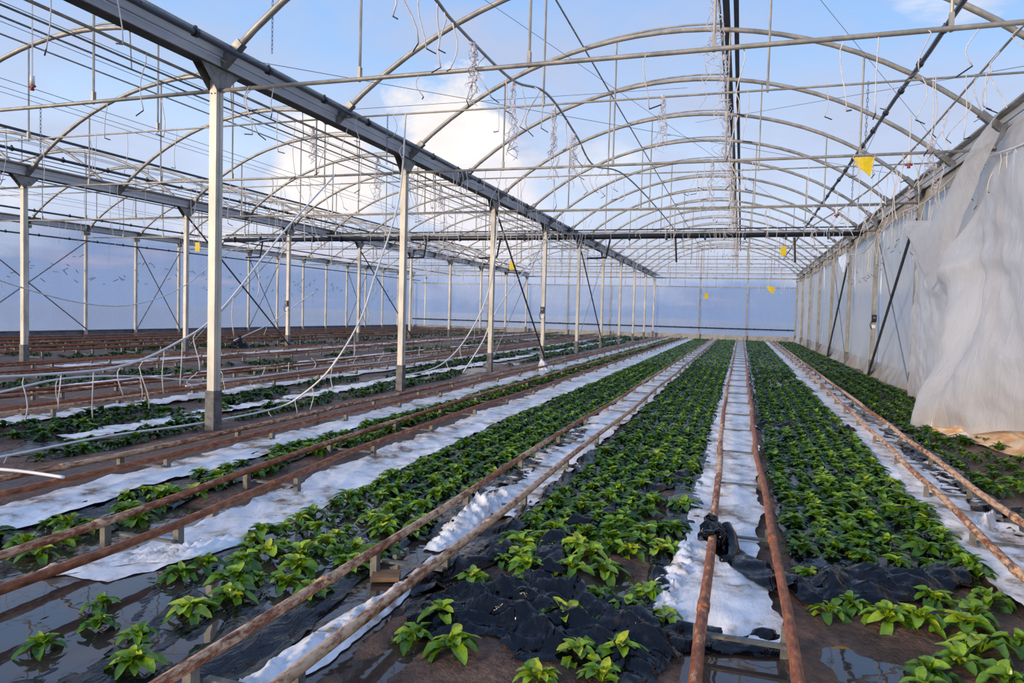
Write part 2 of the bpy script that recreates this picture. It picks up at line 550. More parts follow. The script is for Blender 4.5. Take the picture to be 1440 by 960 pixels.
def fast_mesh(name, V, Q, smooth=True):
    m = bpy.data.meshes.new(name)
    k = Q.shape[1]
    m.vertices.add(len(V)); m.vertices.foreach_set('co', np.ascontiguousarray(V, dtype=np.float32).ravel())
    m.loops.add(Q.size); m.loops.foreach_set('vertex_index', np.ascontiguousarray(Q, dtype=np.int32).ravel())
    m.polygons.add(len(Q)); m.polygons.foreach_set('loop_start', np.arange(0, Q.size, k, dtype=np.int32))
    m.polygons.foreach_set('use_smooth', np.full(len(Q), smooth))
    m.update(); m.validate()
    return m


me = fast_mesh('floor', P.reshape(-1, 3), quads)
me.materials.append(MUD)
fl = bpy.data.objects.new('floor', me)
C.objects.link(fl)
fl['kind'] = 'structure'; fl['label'] = 'wet brown mud floor of the greenhouse with puddles'

b = MB(); b.grid(np.array([[(x, y, 0.004) for x in (-25.5, XR)] for y in (0.8, YE)], float))
wo = obj('flood_water', b, WATER)
tag(wo, 'still shallow flood water lying in the low parts of the mud floor', None, kind='stuff')
b = MB(); b.grid(np.array([[(x, y, -0.12) for x in (-500, -26)] for y in (-300, 600)], float))
b.grid(np.array([[(x, y, -0.12) for x in (4.3, 500)] for y in (-300, 600)], float))
b.grid(np.array([[(x, y, -0.12) for x in (-26, 4.3)] for y in (53, 600)], float))
b.grid(np.array([[(x, y, -0.12) for x in (-26, 4.3)] for y in (-300, 0.9)], float))
FIELD = simple('sky_mirroring_field', [(0.3, lin(84, 88, 96)), (0.7, lin(104, 110, 120))], 0.3, 0.12, coord='World', spec=0.8)  # glossy finish added so the low sky shows bluish through the wall film
struct('ground_outside', b, FIELD, 'open ground outside the greenhouse walls, made glossy to mirror the sky')

# ------------------------------------------------------------------ walls of plastic film
# far wall: tinted film sheets between posts, kneeboard, gable frame
fw = thing('wall_far', 'far end wall of bluish translucent plastic film on grey posts', None, (XA, YE, 0))
fw['kind'] = 'structure'
spans = [(XA, XR), (XB, XA), (XL, XB)]
for x0, x1 in spans:
    b = MB()
    n = 48
    X = np.linspace(x0, x1, n); Z = np.linspace(0.38, 3.78, 12)
    XX, ZZ = np.meshgrid(X, Z)
    YY = YE + 0.10 + 0.03 * fbm(XX * 1.2, ZZ * 0.8, 5)
    b.grid(np.stack([XX, YY, ZZ], -1))
    obj('film_sheet', b, FILM_FAR, fw, smooth=True)
    b = MB(); b.box(((x0 + x1) / 2, YE + 0.12, 0.17), (x1 - x0, 0.06, 0.44)); obj('kneeboard', b, CONCRETE, fw)
    b = MB(); b.tube([(x0, YE - 0.12, 0.86), ((x0 + x1) / 2, YE - 0.12, 0.85), (x1, YE - 0.12, 0.86)], 0.045, 8)
    for k in range(9):
        xx = x0 + 0.5 + k * (x1 - x0 - 1) / 8
        b.box((xx, YE - 0.10, 0.86), (0.05, 0.13, 0.13))
    obj('black_pipe', b, BLACK, fw, label='black heating pipe along the far wall')
    cx = (x0 + x1) / 2
    for zz, r in ((3.78, 0.03), (4.38, 0.04), (4.72, 0.018), (5.05, 0.02), (5.45, 0.018)):
        hw = 4.82 if zz < 4.5 else math.sqrt(max(0.1, 7.05 ** 2 - (zz - 6.28 + 7.05) ** 2))
        b = MB(); b.bar((cx - hw, YE, zz), (cx + hw, YE, zz), r * 2, r * 2); obj('gable_rail', b, STEEL, fw)
    for k in range(1, 9):
        xx = x0 + k * SPAN / 9
        top = 6.28 - 7.05 + math.sqrt(7.05 ** 2 - (xx - cx) ** 2)
        b = MB()
        if k in (3, 6):
            b.box((xx, YE, top / 2), (0.10, 0.08, top))
        else:
            b.bar((xx, YE, 3.78), (xx, YE, top), 0.035, 0.035)
        obj('gable_post', b, STEEL, fw)

# left side wall
lw = thing('wall_left', 'left side wall of bluish translucent film on evenly spaced grey posts', None, (XL, 30, 0))
lw['kind'] = 'structure'
yy0, yy1 = 12.0, YE
for k in range(8):
    a0 = yy0 + k * (yy1 - yy0) / 8; a1 = a0 + (yy1 - yy0) / 8
    Y = np.linspace(a0, a1, 16); Z = np.linspace(0.30, ZG, 12)
    YY, ZZ = np.meshgrid(Y, Z)
    XX = XL - 0.10 + 0.03 * fbm(YY * 1.1, ZZ * 0.8, 7)
    b = MB(); b.grid(np.stack([XX, YY, ZZ], -1)); obj('film_sheet', b, FILM_FAR, lw, smooth=True)
b = MB(); b.box((XL - 0.12, (yy0 + yy1) / 2, 0.14), (0.06, yy1 - yy0, 0.44)); obj('kneeboard', b, GREYBOARD, lw)
b = MB(); b.box((XL - 0.1, (yy0 + yy1) / 2, 0.37), (0.09, yy1 - yy0, 0.035)); obj('kneeboard_cap', b, STEEL_DARK, lw)
for i in range(-2, 14):
    yy = Y0 + 15 + 2.5 * i
    b = MB(); b.box((XL, yy, ZG / 2), (0.09, 0.11, ZG)); obj('wall_post', b, POST, lw)
    b = MB(); b.box((XL, yy, ZG - 0.1), (0.14, 0.3, 0.12)); obj('post_bracket', b, STEEL_DARK, lw)
for (ya, yb) in ((17.07, 22.07), (24.57, 27.07), (32.07, 34.57), (42.07, 44.57)):
    for za, zb in ((0.4, 4.0), (4.0, 0.4)):
        b = MB(); b.tube([(XL + 0.08, ya, za), (XL + 0.08, yb, zb)], 0.022, 6); obj('cross_brace', b, STEEL_DARK, lw)
b = MB()
for k in range(150):
    yy = rng.uniform(16, 51); zz = rng.uniform(2.2, 3.4); an = rng.uniform(-0.9, 0.9) + (math.pi if rng.random() < 0.5 else 0); L = rng.uniform(0.12, 0.3)
    b.bar((XL + 0.03, yy, zz), (XL + 0.03, yy + L * math.cos(an), zz + L * math.sin(an)), 0.016, 0.016)
so = obj('dripper_pegs', b, BLACK, lw); so['kind'] = 'stuff'; so['label'] = 'small black dripper pegs hanging against the left wall film'

# right side wall
rw = thing('wall_right', 'right side wall of milky wrinkled plastic film, soiled brown along its foot', None, (XR + 0.1, 30, 0))
rw['kind'] = 'structure'
edges = [3.0, 12.07, 17.07, 22.07, 27.07, 32.07, 37.07, 42.07, 47.07, YE]
for k in range(len(edges) - 1):
    a0, a1 = edges[k], edges[k + 1]
    Y = np.linspace(a0, a1, 70); Z = np.linspace(0, 1, 44)
    YY, ZZ = np.meshgrid(Y, Z)
    t = (YY - a0) / (a1 - a0)
    zt = 4.42 - (0.9 * np.exp(-((t - 0.75) / 0.2) ** 2) if k == 4 else 0)
    zz = 0.0 + ZZ * zt
    billow = 0.16 * np.sin(np.pi * t) * np.sin(np.pi * np.clip(zz / 4.4, 0, 1))
    XX = XR + 0.10 + billow + 0.07 * fbm(YY * 0.9 + zz * 0.5, zz * 0.35 + YY * 0.2, 40 + k) + 0.03 * ridge(YY * 2.2 - zz * 0.8, zz * 0.5, 60 + k)
    if k >= 6:      # loose folds hanging inwards at the far end
        XX = XX - sstep(6, 9, k + t) * 0.28 * (0.5 + fbm(YY * 1.6, zz * 0.3, 77)) * (1 - ZZ * 0.5)
    XX = XX - 0.28 * (1 - sstep(0.0, 0.5, zz)) * (0.4 + fbm(YY * 1.3, YY * 0, 81))
    b = MB(); b.grid(np.stack([XX, YY, zz], -1))
    obj('film_sheet', b, FILM_RIGHT, rw, smooth=True)
b = MB(); b.box((XR + 0.02, 28, 4.26), (0.02, 48, 0.27)); obj('valance', b, simple('tan_valance_film', [(0.3, lin(140, 130, 116)), (0.6, lin(178, 168, 152))], 3, 0.6, coord='World'), rw)
b = MB(); b.box((XR + 0.45, 28, 0.1), (0.06, 50, 0.5)); obj('kneeboard', b, CONCRETE, rw)


# ------------------------------------------------------------------ posts
def post(x, y, label, group, w=0.10, junction=False, slim=False, shaft=None):
    t = thing('steel_post', label, 'post', (x, y, 0), group)
    ww = w * (0.8 if slim else 1)
    b = MB(); b.box((x, y, 2.1), (ww, w + 0.015, 4.3))
    b.box((x + ww / 2 + 0.006, y + w * 0.22, 2.1), (0.012, w * 0.5, 4.3))
    obj('shaft', b, shaft or POST, t)
    b = MB(); b.box((x, y, 0.24), (ww + 0.03, w + 0.045, 0.56)); obj('base_sleeve', b, SLEEVE, t)
    # folded sheet gusset carrying the gutter, wings along the gutter
    b = MB()
    for sx in (-1, 1):
        xo = x + sx * (ww / 2 + 0.012)
        for s in (-1, 1):
            vs = [(xo + d, y + s * yy, zz) for d in (-0.004, 0.004) for yy, zz in ((0.0, 4.12), (0.06, 4.12), (0.34, ZG), (0.34, ZG + 0.05), (0.0, ZG + 0.05))]
            b.add(vs, [(0, 1, 2, 3, 4), (9, 8, 7, 6, 5), (0, 5, 6, 1), (1, 6, 7, 2), (2, 7, 8, 3), (3, 8, 9, 4)])
    b.box((x, y, ZG - 0.02), (ww + 0.03, 0.3, 0.03))
    obj('gutter_bracket', b, STEEL_DARK, t)
    for dx in (-0.025, 0.025):
        b = MB(); b.tube([(x + dx, y - w / 2 - 0.02, 4.09), (x + dx, y - w / 2 + 0.01, 4.09)], 0.009, 6); obj('bolt', b, STEEL_DARK, t)
    if junction:
        b = MB(); b.box((x, y - w / 2 - 0.05, 1.68), (0.12, 0.08, 0.2)); b.tube([(x - 0.06, y - w / 2 - 0.06, 1.62), (x - 0.1, y - 0.1, 1.5), (x - 0.06, y - w / 2 - 0.04, 1.38)], 0.012, 6)
        j = obj('junction_box', b, BLACK, t, label='black electric junction box')
        b = MB(); b.box((x, y - w / 2 - 0.095, 1.7), (0.06, 0.012, 0.06)); obj('cover_plate', b, STEEL_DARK, j)
        b = MB(); b.box((x, y - w / 2 - 0.02, 1.45), (0.09, 0.03, 0.09)); obj('socket', b, HOSE, t, label='white socket')
    return t


for i in range(10):
    post(XA, Y0 + BAY * i, f'{ORD[i]} galvanised steel post from the camera in the post row under the nearest inner gutter', 'posts of the nearest inner row', junction=(i == 3))
for i in range(-1, 9):
    post(XB, Y0 + 5 + BAY * i, f'{ORD[i+1]} galvanised steel post from the left edge in the second post row' if i >= 0 else 'galvanised steel post of the second row just off the left edge', 'posts of the second inner row', junction=(i == 2))
for i in range(1, 10):
    post(XR - 0.04, Y0 + BAY * i, f'grey steel post against the milky right wall, {ORD[i-1]} from the camera', 'posts along the right wall', junction=(i == 3), shaft=STEEL)


# ------------------------------------------------------------------ gutters
def gutter(x, y0, y1, label):
    g = thing('roof_gutter', label, 'gutter', (x, y0, ZG), 'roof gutters')
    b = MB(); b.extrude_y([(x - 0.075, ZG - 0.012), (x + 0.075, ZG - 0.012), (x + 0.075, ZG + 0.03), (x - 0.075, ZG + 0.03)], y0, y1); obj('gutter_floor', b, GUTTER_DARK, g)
    for s in (-1, 1):
        q = lambda pr: [(x + s * dx, ZG + dz) for dx, dz in (pr if s > 0 else pr[::-1])]
        b = MB(); b.extrude_y(q([(0.075, 0.0), (0.10, 0.0), (0.10, 0.085), (0.075, 0.085)]), y0, y1); obj('gutter_side', b, GUTTER, g)
        b = MB(); b.extrude_y(q([(0.09, 0.10), (0.13, 0.10), (0.135, 0.19), (0.09, 0.19)]), y0, y1); obj('gutter_lip', b, GUTTER, g)
        b = MB(); b.extrude_y(q([(0.10, 0.19), (0.22, 0.215), (0.22, 0.245), (0.10, 0.215)]), y0, y1); obj('gutter_flange', b, STEEL, g)
    return g


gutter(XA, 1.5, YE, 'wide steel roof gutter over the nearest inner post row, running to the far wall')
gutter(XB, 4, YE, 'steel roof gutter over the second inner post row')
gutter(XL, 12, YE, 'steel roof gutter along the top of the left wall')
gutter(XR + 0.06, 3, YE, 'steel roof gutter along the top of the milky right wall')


# ------------------------------------------------------------------ roof trusses: arch, tie bar, hangers
def arch_z(dx):
    return 6.28 - 7.05 + math.sqrt(7.05 ** 2 - dx * dx)


def truss(cx, k, label, group):
    y = Y0 + 2.5 * k
    even = k % 2 == 0
    zt = 4.134 if even else 4.47
    t = thing('roof_truss', label, 'roof truss', (cx, y, zt), group)
    n = 26 if y < 26 else 16
    half = 4.68
    pts = [(cx + dx, y, arch_z(dx)) for dx in np.linspace(-half, half, n)]
    b = MB(); b.tube(pts, 0.040, 8 if y < 26 else 6); obj('arch', b, STEEL, t, smooth=True)
    xe = SPAN / 2 - (0.06 if even else 0.12)
    b = MB(); b.tube([(cx - xe, y, zt), (cx - 2, y, zt - 0.008), (cx + 2, y, zt - 0.008), (cx + xe, y, zt)], 0.024 if even else 0.014, 6); obj('tie_bar', b, STEEL, t, smooth=True)
    for dx in ((-2.9, -0.92, 0.92, 2.9) if even else (-1.47, 1.47)):
        b = MB()
        b.tube([(cx + dx, y + 0.012, arch_z(dx)), (cx + dx, y + 0.012, zt - 0.03)], 0.016, 6)
        b.box((cx + dx, y + 0.012, zt + 0.06), (0.035, 0.05, 0.14))
        obj('hanger_rod', b, STEEL, t)
    for s in (-1, 1):
        dx = s * 4.70
        b = MB(); b.bar((cx + s * 4.48, y, arch_z(4.48) - 0.0), (cx + s * 4.76, y, ZG + 0.03), 0.10, 0.10); obj('arch_shoe', b, STEEL_DARK, t)


span_name = ['nearest span on the right', 'middle span', 'far left span']
for si, (k0, k1) in enumerate(((-1, 18), (0, 18), (1, 18))):
    cx = (XA + XR) / 2 - SPAN * si
    for k in range(k0, k1):
        o = ORD[k - k0]
        truss(cx, k, f'{o} curved tube roof truss from the camera over the {span_name[si]}', f'roof trusses over the {span_name[si]}')
    # ridge vent: dark rails and ribs slightly raised above the arches
    y0 = Y0 + 2.5 * k0 - 2
    v = thing('ridge_vent_frame', f'bare ridge vent frame with dark double rail over the {span_name[si]}', 'vent frame', (cx, y0, 6.2), 'ridge vent frames')
    for dx, zz, wd in ((0.86, 6.38, 0.10), (1.01, 6.33, 0.075)):
        b = MB(); b.box((cx + dx, (y0 + YE) / 2, zz), (wd, YE - y0, 0.05)); obj('vent_rail', b, DARKRAIL, v)
    b = MB(); b.tube([(cx - 1.5, y0, arch_z(1.5) + 0.05), (cx - 1.5, YE, arch_z(1.5) + 0.05)], 0.016, 6); obj('hinge_rail', b, STEEL, v)
    for k in range(k0, k1):
        y = Y0 + 2.5 * k + 0.06
        pts = []
        for q in np.linspace(0, 1, 9):
            dx = -1.5 + q * 2.33
            pts.append((cx + dx, y, arch_z(dx) + 0.055 + 0.06 * q))
        b = MB(); b.tube(pts, 0.018, 5); obj('vent_rib', b, STEEL, v, smooth=True)
        b = MB(); b.tube([(cx + 0.80, y, 6.30), (cx + 0.85, y, 5.55)], 0.012, 5); obj('vent_push_rod', b, STEEL, v)
    b = MB(); b.tube([(cx + 0.85, y0, 5.55), (cx + 0.85, YE, 5.55)], 0.016, 6); obj('vent_shaft', b, STEEL_DARK, v)


# ------------------------------------------------------------------ long pipes under the roof
def long_pipe(x, z, y0, y1, r, label, mt=BLACKPIPE, clamps=True, sag=0.0):
    t = thing('roof_pipe', label, 'pipe', (x, y0, z), 'pipes running the length of the roof')
    n = 40
    pts = [(x + 0.01 * math.sin(i * 1.7), y0 + (y1 - y0) * i / n, z - sag * abs(math.sin(math.pi * (y0 + (y1 - y0) * i / n - Y0) / 2.5))) for i in range(n + 1)]
    b = MB(); b.tube(pts, r, 8); obj('pipe', b, mt, t, smooth=True)
    if clamps:
        for k in range(int((y1 - y0) / 1.25)):
            y = y0 + 0.6 + 1.25 * k
            if y > 30: break
            b = MB(); b.tube([(x, y - 0.025, z), (x, y + 0.025, z)], r * 1.5, 8); b.box((x, y, z + r * 1.6), (0.02, 0.04, r * 1.2)); obj('clamp', b, BLACK, t)
    return t


long_pipe(2.25, 5.22, 2, 46, 0.034, 'dark pipe with black clamps under the arches on the right side of the nearest span')
long_pipe(-5.775, 4.52, 2, YE, 0.034, 'blue-black pipe with clamps above the wide gutter on its right')
long_pipe(-15.55, 4.90, 6, YE, 0.036, 'blue-black pipe with clamps above the second gutter')
long_pipe(-21.6, 4.40, 10, YE, 0.03, 'thin dark pipe under the roof of the far left span')
long_pipe(-24.9, 3.95, 14, YE, 0.03, 'thin dark pipe high along the left wall')
long_pipe(-6.32, 4.30, 2, 30, 0.018, 'thin grey tube hung just under the wide gutter', STEEL, False)
long_pipe(-6.52, 4.24, 2, 30, 0.012, 'thinnest dark tube hung left of the wide gutter', STEEL_DARK, False)
long_pipe(-17.3, 4.6, 8, YE, 0.016, 'slim dark tube left of the second gutter', STEEL_DARK, False)
for i, x in enumerate((-7.6, -8.7, -9.5, -10.6, -11.6, -12.7, -13.8, -14.8, -18.5, -20.5, -22.8)):
    b = MB(); z = 4.72 + 0.25 * math.sin(i * 2.1)
    b.tube([(x, 4, z), (x + 0.05, 28, z - 0.03), (x, YE, z)], 0.0045, 4)
    tag(obj('crop_wire', b, WIRE), f'thin taut lengthwise crop wire under the left-hand arches, {nth(i + 1)} one left of the wide gutter', 'wire', 'lengthwise crop wires')

t = thing('cross_pipe', 'thick black pipe with a thinner one above crossing the whole roof high up', 'pipe', (-8, 24.3, 4.27))
b = MB(); b.tube([(-20.5, 24.3, 4.24), (-6, 24.3, 4.26), (3.45, 24.3, 4.32)], 0.09, 10); obj('main_pipe', b, BLACK, t, smooth=True)
b = MB(); b.tube([(-20.5, 24.35, 4.46), (3.45, 24.35, 4.53)], 0.025, 6); obj('upper_pipe', b, DARKRAIL, t)
for k in range(19):
    x = -20 + k * 1.25
    b = MB(); b.tube([(x - 0.03, 24.3, 4.25), (x + 0.03, 24.3, 4.25)], 0.115, 10); b.box((x, 24.33, 4.4), (0.03, 0.03, 0.25)); obj('pipe_clamp', b, BLACKPIPE, t)
for x in (-18.5, -11.2, -8.3, -4.3, -2.2, 1.5):
    b = MB(); b.tube([(x - 0.1, 24.25, 4.2), (x - 0.22, 24.25, 3.55), (x - 0.9, 24.25, 3.52)] if x < -4 else [(x, 24.25, 4.2), (x + 0.05, 24.25, 3.4)], 0.035, 6); obj('branch_pipe', b, BLACK, t)

# diagonal braces
def brace(pts, r, mt, label):
    b = MB(); b.tube(pts, r, 6)
    tag(obj('diagonal_brace', b, mt), label, 'brace', 'diagonal braces')


brace([(XA + 0.08, 17.07, 4.1), (XA + 0.08, 22.07, 0.15)], 0.026, DARKRAIL, 'dark diagonal brace between the third and fourth posts of the nearest row')
brace([(XA - 0.02, 22.07, 4.0), (XA - 0.02, 17.07, 0.15)], 0.012, STEEL, 'thin pale diagonal rod rising from the foot of the third post of the nearest row')
brace([(XA + 0.08, 27.07, 4.0), (XA + 0.08, 32.07, 0.3)], 0.026, DARKRAIL, 'dark diagonal brace falling from the fifth post of the nearest row')
brace([(XA - 0.02, 32.07, 4.0), (XA - 0.02, 27.07, 0.3)], 0.012, STEEL, 'thin pale diagonal rod rising from the foot of the fifth post of the nearest row')
brace([(XB + 0.08, 17.07, 4.1), (XB + 0.08, 22.07, 0.15)], 0.026, DARKRAIL, 'dark diagonal brace between the second and third posts of the second row')
brace([(XB, 22.07, 4.0), (XB, 17.07, 0.2)], 0.014, STEEL, 'pale diagonal rod crossing the dark brace in the second row')
brace([(XB + 0.08, 27.07, 4.0), (XB + 0.08, 32.07, 0.3)], 0.026, DARKRAIL, 'dark diagonal brace farther along the second row')
brace([(XR - 0.12, 22.0, 0.1), (XR - 0.12, 17.07, 3.8)], 0.034, DARKRAIL, 'thick dark diagonal brace leaning across the milky right wall beside the post with the box')
brace([(XR - 0.02, 22.0, 3.9), (XR - 0.02, 17.3, 0.1)], 0.016, WIRE, 'thin bluish diagonal rod crossing the thick brace on the right wall')
brace([(XR - 0.12, 32.0, 0.1), (XR - 0.12, 27.1, 3.6)], 0.032, DARKRAIL, 'dark diagonal brace on the right wall two bays beyond the post with the box')
brace([(XR - 0.02, 32.0, 3.9), (XR - 0.02, 27.3, 0.1)], 0.014, WIRE, 'thin rod crossing the farther brace on the right wall')

# ------------------------------------------------------------------ pipe-rail tracks
RZ, RR = 0.17, 0.0265
Z0 = ground_h


def track(lx, rx, y0, y1, label, mats, ex=RZ, step=1.5, near=True, single_to=20.0, off=0.6):
    """lx / rx: list of (y, x) for the left and right rail"""
    t = thing('rail_track', label, 'rail track', (lx[0][1], y0, 0), 'rusty pipe-rail tracks')
    yl = lambda L, y: np.interp(y, [a for a, _ in L], [c for _, c in L])
    ysm = list(np.arange(y0, min(y1, 14), 0.5)) + list(np.arange(min(y1, 14), y1, 2.0)) + [y1]
    sd = rng.integers(0, 999)
    wob = lambda y, s: 0.012 * math.sin(y * 0.9 + s) + 0.008 * math.sin(y * 2.3 + 2 * s)
    for q, (L, m) in enumerate(((lx, mats[0]), (rx, mats[1]))):
        b = MB(); b.tube([(float(yl(L, y)) + wob(y, sd + q) * 0.7, y, ex + wob(y, sd + q + 3) * 0.6) for y in ysm], RR, 10 if near else 6)
        rail = obj('rail', b, m, t, smooth=True)
        if near:
            for j in range(3):
                y = y0 + 1.9 + 6.0 * j + q * 1.3
                x = float(yl(L, y)) + wob(y, sd + q) * 0.7; z = ex + wob(y, sd + q + 3) * 0.6
                b = MB(); b.tube([(x, y - 0.05, z), (x, y + 0.05, z)], RR * 1.16, 10); obj('joint_sleeve', b, m, rail, smooth=True)
    far = MB()
    y = y0 + off
    while y < y1:
        for q, L in enumerate((lx, rx)):
            x = float(yl(L, y)) + wob(y, sd + q) * 0.7
            yy = y + (0.12 if q else 0)
            zb = -0.06
            zt = ex + wob(yy, sd + q + 3) * 0.6 - RR * 0.6
            if yy < single_to:
                b = MB(); b.box((x, yy, (zb + zt) / 2), (0.012, 0.05, zt - zb)); b.box((x - 0.016, yy - 0.02, (zb + zt) / 2), (0.04, 0.008, zt - zb))
                obj('support_leg', b, LEGMETAL, t)
            else:
                far.box((x, yy, (zb + zt) / 2), (0.04, 0.05, zt - zb))
        xa, xb = float(yl(lx, y)), float(yl(rx, y))
        if yy < single_to:
            b = MB(); b.box(((xa + xb) / 2, y + 0.06, 0.08), (xb - xa, 0.035, 0.014)); obj('cross_bar', b, LEGMETAL, t)
        else:
            far.box(((xa + xb) / 2, y + 0.06, 0.085), (xb - xa, 0.035, 0.02))
        y += step
    if far.v:
        o = obj('far_supports', far, LEGMETAL, t); o['kind'] = 'stuff'
    return t


def par(pts, d):
    return [(y, x + d) for y, x in pts]


track([(1.5, -0.085), (2.8, -0.104), (7.5, -0.16), (13, -0.215), (52, -0.23)], [(1.5, 0.28), (2.9, 0.267), (7.6, 0.208), (13, 0.199), (52, 0.185)], 1.6, 51.5,
      'rusty pipe-rail track with a white film floor, straight ahead, nearly upright in view', (RUST, RUST_DARK), off=1.75, step=1.62)
track([(1.0, -1.975), (2, -1.973), (6, -1.985), (12, -1.93), (52, -1.86)], [(1.0, -1.59), (3.5, -1.583), (5, -1.55), (12, -1.52), (52, -1.48)], 1.2, 51.5,
      'rusty pipe-rail track running up from the bottom edge, next one left of the upright track', (RUST, RUST_PALE), off=1.0, step=1.45)
track([(1.5, -3.75), (3.7, -3.787), (6.4, -4.06), (13, -4.16), (52, -4.0)], [(1.5, -3.34), (3.3, -3.31), (6, -3.62), (10.6, -3.62), (52, -3.6)], 1.5, 51.5,
      'rusty pipe-rail track over flooded ground, second one left of the upright track', (RUST, RUST_DARK), off=1.95, step=1.5)
track([(2.5, -5.46), (4, -5.46), (5.6, -5.36), (7.7, -5.34), (52, -5.3)], [(2.5, -5.05), (3.7, -5.04), (5.2, -4.97), (52, -4.92)], 2.6, 51.5,
      'pipe-rail track with a pale left rail passing the foot of the nearest post', (RUST_PALE, RUST_DARK), off=0.9, step=1.55)
track([(2.5, 1.55), (4.6, 1.564), (10.4, 1.66), (21.7, 1.78), (52, 1.8)], [(2.5, 1.95), (5.8, 1.955), (11.3, 1.98), (52, 2.12)], 2.8, 51.5,
      'light rusty pipe-rail track nearest the milky right wall', (RUST_PALE, RUST_PALE), off=1.3, step=1.42)
for i, (x, g, y0) in enumerate(((-8.6, 0.40, 4.5), (-10.05, 0.44, 5.5), (-12.9, 0.42, 7.5), (-14.7, 0.44, 8.5))):
    track([(y0, x - g / 2), (52, x - g / 2 + 0.1)], [(y0, x + g / 2), (52, x + g / 2 + 0.1)], y0, 51.5,
          f'rusty pipe-rail track in the middle span, {ORD[i]} one beyond the nearest post row', (RUST_DARK, RUST), near=False, single_to=13.0 + i, off=0.7 + 0.3 * i, ex=RZ + 0.02)
for i, (x, g, y0) in enumerate(((-17.4, 0.44, 10), (-19.1, 0.44, 11), (-20.8, 0.44, 12), (-22.4, 0.44, 13), (-24.0, 0.44, 14))):
    track([(y0, x - g / 2), (52, x - g / 2)], [(y0, x + g / 2), (52, x + g / 2)], y0, 51.5,
          f'rusty pipe-rail track in the far left span, {ORD[i]} one beyond the second post row', (RUST_DARK, RUST_DARK), near=False, single_to=0.0, off=0.5, ex=RZ + 0.08)


# ------------------------------------------------------------------ ground films
def lp(pts):
    a = np.array(pts, float)
    return lambda y: np.interp(y, a[:, 0], a[:, 1])


def pleat(x, y, ang, freq, seed, warp=0.5):
    c, s_ = math.cos(ang), math.sin(ang)
    t = (x * c + y * s_) * freq + warp * 3 * fbm(x * 1.6, y * 1.6, seed) + 0.35 * fbm(x * 7, y * 7, seed + 3)
    f = t - np.floor(t)
    amp = _hash(np.floor(t), np.floor(t) * 0 + seed, seed)
    return (1 - np.abs(2 * f - 1)) * (0.25 + 0.75 * amp)


def film(name, xl, xr, y0, y1, m, label, cat, group=None, amp=0.03, lift=0.018, seed=0, nx=16, holes=0.0, ragged=0.05, near=13.0, kind=None):
    Y = np.concatenate([np.arange(y0, min(y1, near), 0.045), np.arange(min(y1, near), y1, 0.28), [y1]])
    l, r = lp(xl), lp(xr)
    u = np.linspace(0, 1, nx)
    YY, UU = np.meshgrid(Y, u, indexing='ij')
    el_ = ragged * fbm(YY * 2.7, YY * 0, seed + 1) + ragged * 0.5 * fbm(YY * 9, YY * 0, seed + 5)
    er_ = ragged * fbm(YY * 2.7, YY * 0 + 9, seed + 2) + ragged * 0.5 * fbm(YY * 9, YY * 0 + 4, seed + 6)
    X0 = l(YY) + el_; X1 = r(YY) + er_
    XX = X0 + (X1 - X0) * UU
    Yj = YY + 0.04 * fbm(XX * 4, YY * 4, seed + 3)
    wr = ridge(XX * 5 + 2 * fbm(XX, YY, seed + 8), YY * 1.7, seed + 4)
    wr2 = ridge(XX * 2.0 + YY * 1.1, YY * 2.4 - XX, seed + 14)
    fade = 1 - 0.75 * sstep(8, 13, YY)
    wr = 0.5 * wr + 0.62 * pleat(XX, YY, 0.35 + 0.3 * math.sin(seed), 5.0, seed + 31, 0.4)
    wr2 = 0.5 * wr2 + 0.55 * pleat(XX, YY, 1.1 + 0.5 * math.cos(seed), 9.0, seed + 33, 0.4)
    ZZ = np.maximum(Z0(XX, Yj), -0.02) + lift + amp * fade * ((wr - 0.35) * 0.7 + (wr2 - 0.4) * 0.6)
    keep = None
    if holes:
        hn = vnoise(XX * 1.7, YY * 1.1, seed + 21) * 0.6 + vnoise(XX * 7, YY * 5, seed + 22) * 0.4
        keep = (hn < 1 - holes)[:-1, :-1]
    b = MB(); b.grid(np.stack([XX, Yj, ZZ], -1), keep)
    o = obj(name, b, m, smooth=True)
    return tag(o, label, cat, group)


BF = 'black mulch films on the beds'
film('mulch_film', [(4.6, 0.36), (8, 0.31), (52, 0.27)], [(4.6, 1.42), (8, 1.46), (52, 1.62)], 4.65, 51, FILM_BLACK, 'black mulch film on the bed between the upright track and the right-hand track', 'plastic film', BF, 0.03, 0.02, 100, 26)
film('mulch_film', [(3.9, -1.46), (12, -1.42), (52, -1.4)], [(3.9, -1.0), (4.6, -1.08), (5.4, -0.95), (6.2, -0.75), (7.2, -0.42), (9, -0.38), (52, -0.32)], 4.0, 51, FILM_BLACK, 'black mulch film on the bed left of the upright track, torn back near the front', 'plastic film', BF, 0.03, 0.02, 130, 26)
film('mulch_film', [(1.2, -3.3), (3.6, -3.12), (6, -3.2), (12, -3.05), (52, -3.0)], [(1.2, -1.72), (4.0, -2.06), (52, -2.0)], 1.3, 51, FILM_BLACK, 'black mulch film spread over the flooded bed in the left foreground', 'plastic film', BF, 0.06, 0.012, 160, 44, 0.0)
film('mulch_film', [(2.5, -4.7), (52, -4.5)], [(2.5, -3.95), (6, -4.15), (52, -4.25)], 2.6, 51, FILM_BLACK, 'black mulch film on the narrow bed beside the pale-railed track', 'plastic film', BF, 0.04, 0.016, 190, 16)
film('mulch_film', [(5, -8.0), (52, -8.0)], [(5, -6.3), (52, -6.0)], 5, 51, FILM_BLACK, 'torn black mulch film on the bed just beyond the nearest post row', 'plastic film', BF, 0.03, 0.0, 200, 24, 0.5)
WF = 'white ground films under the tracks'
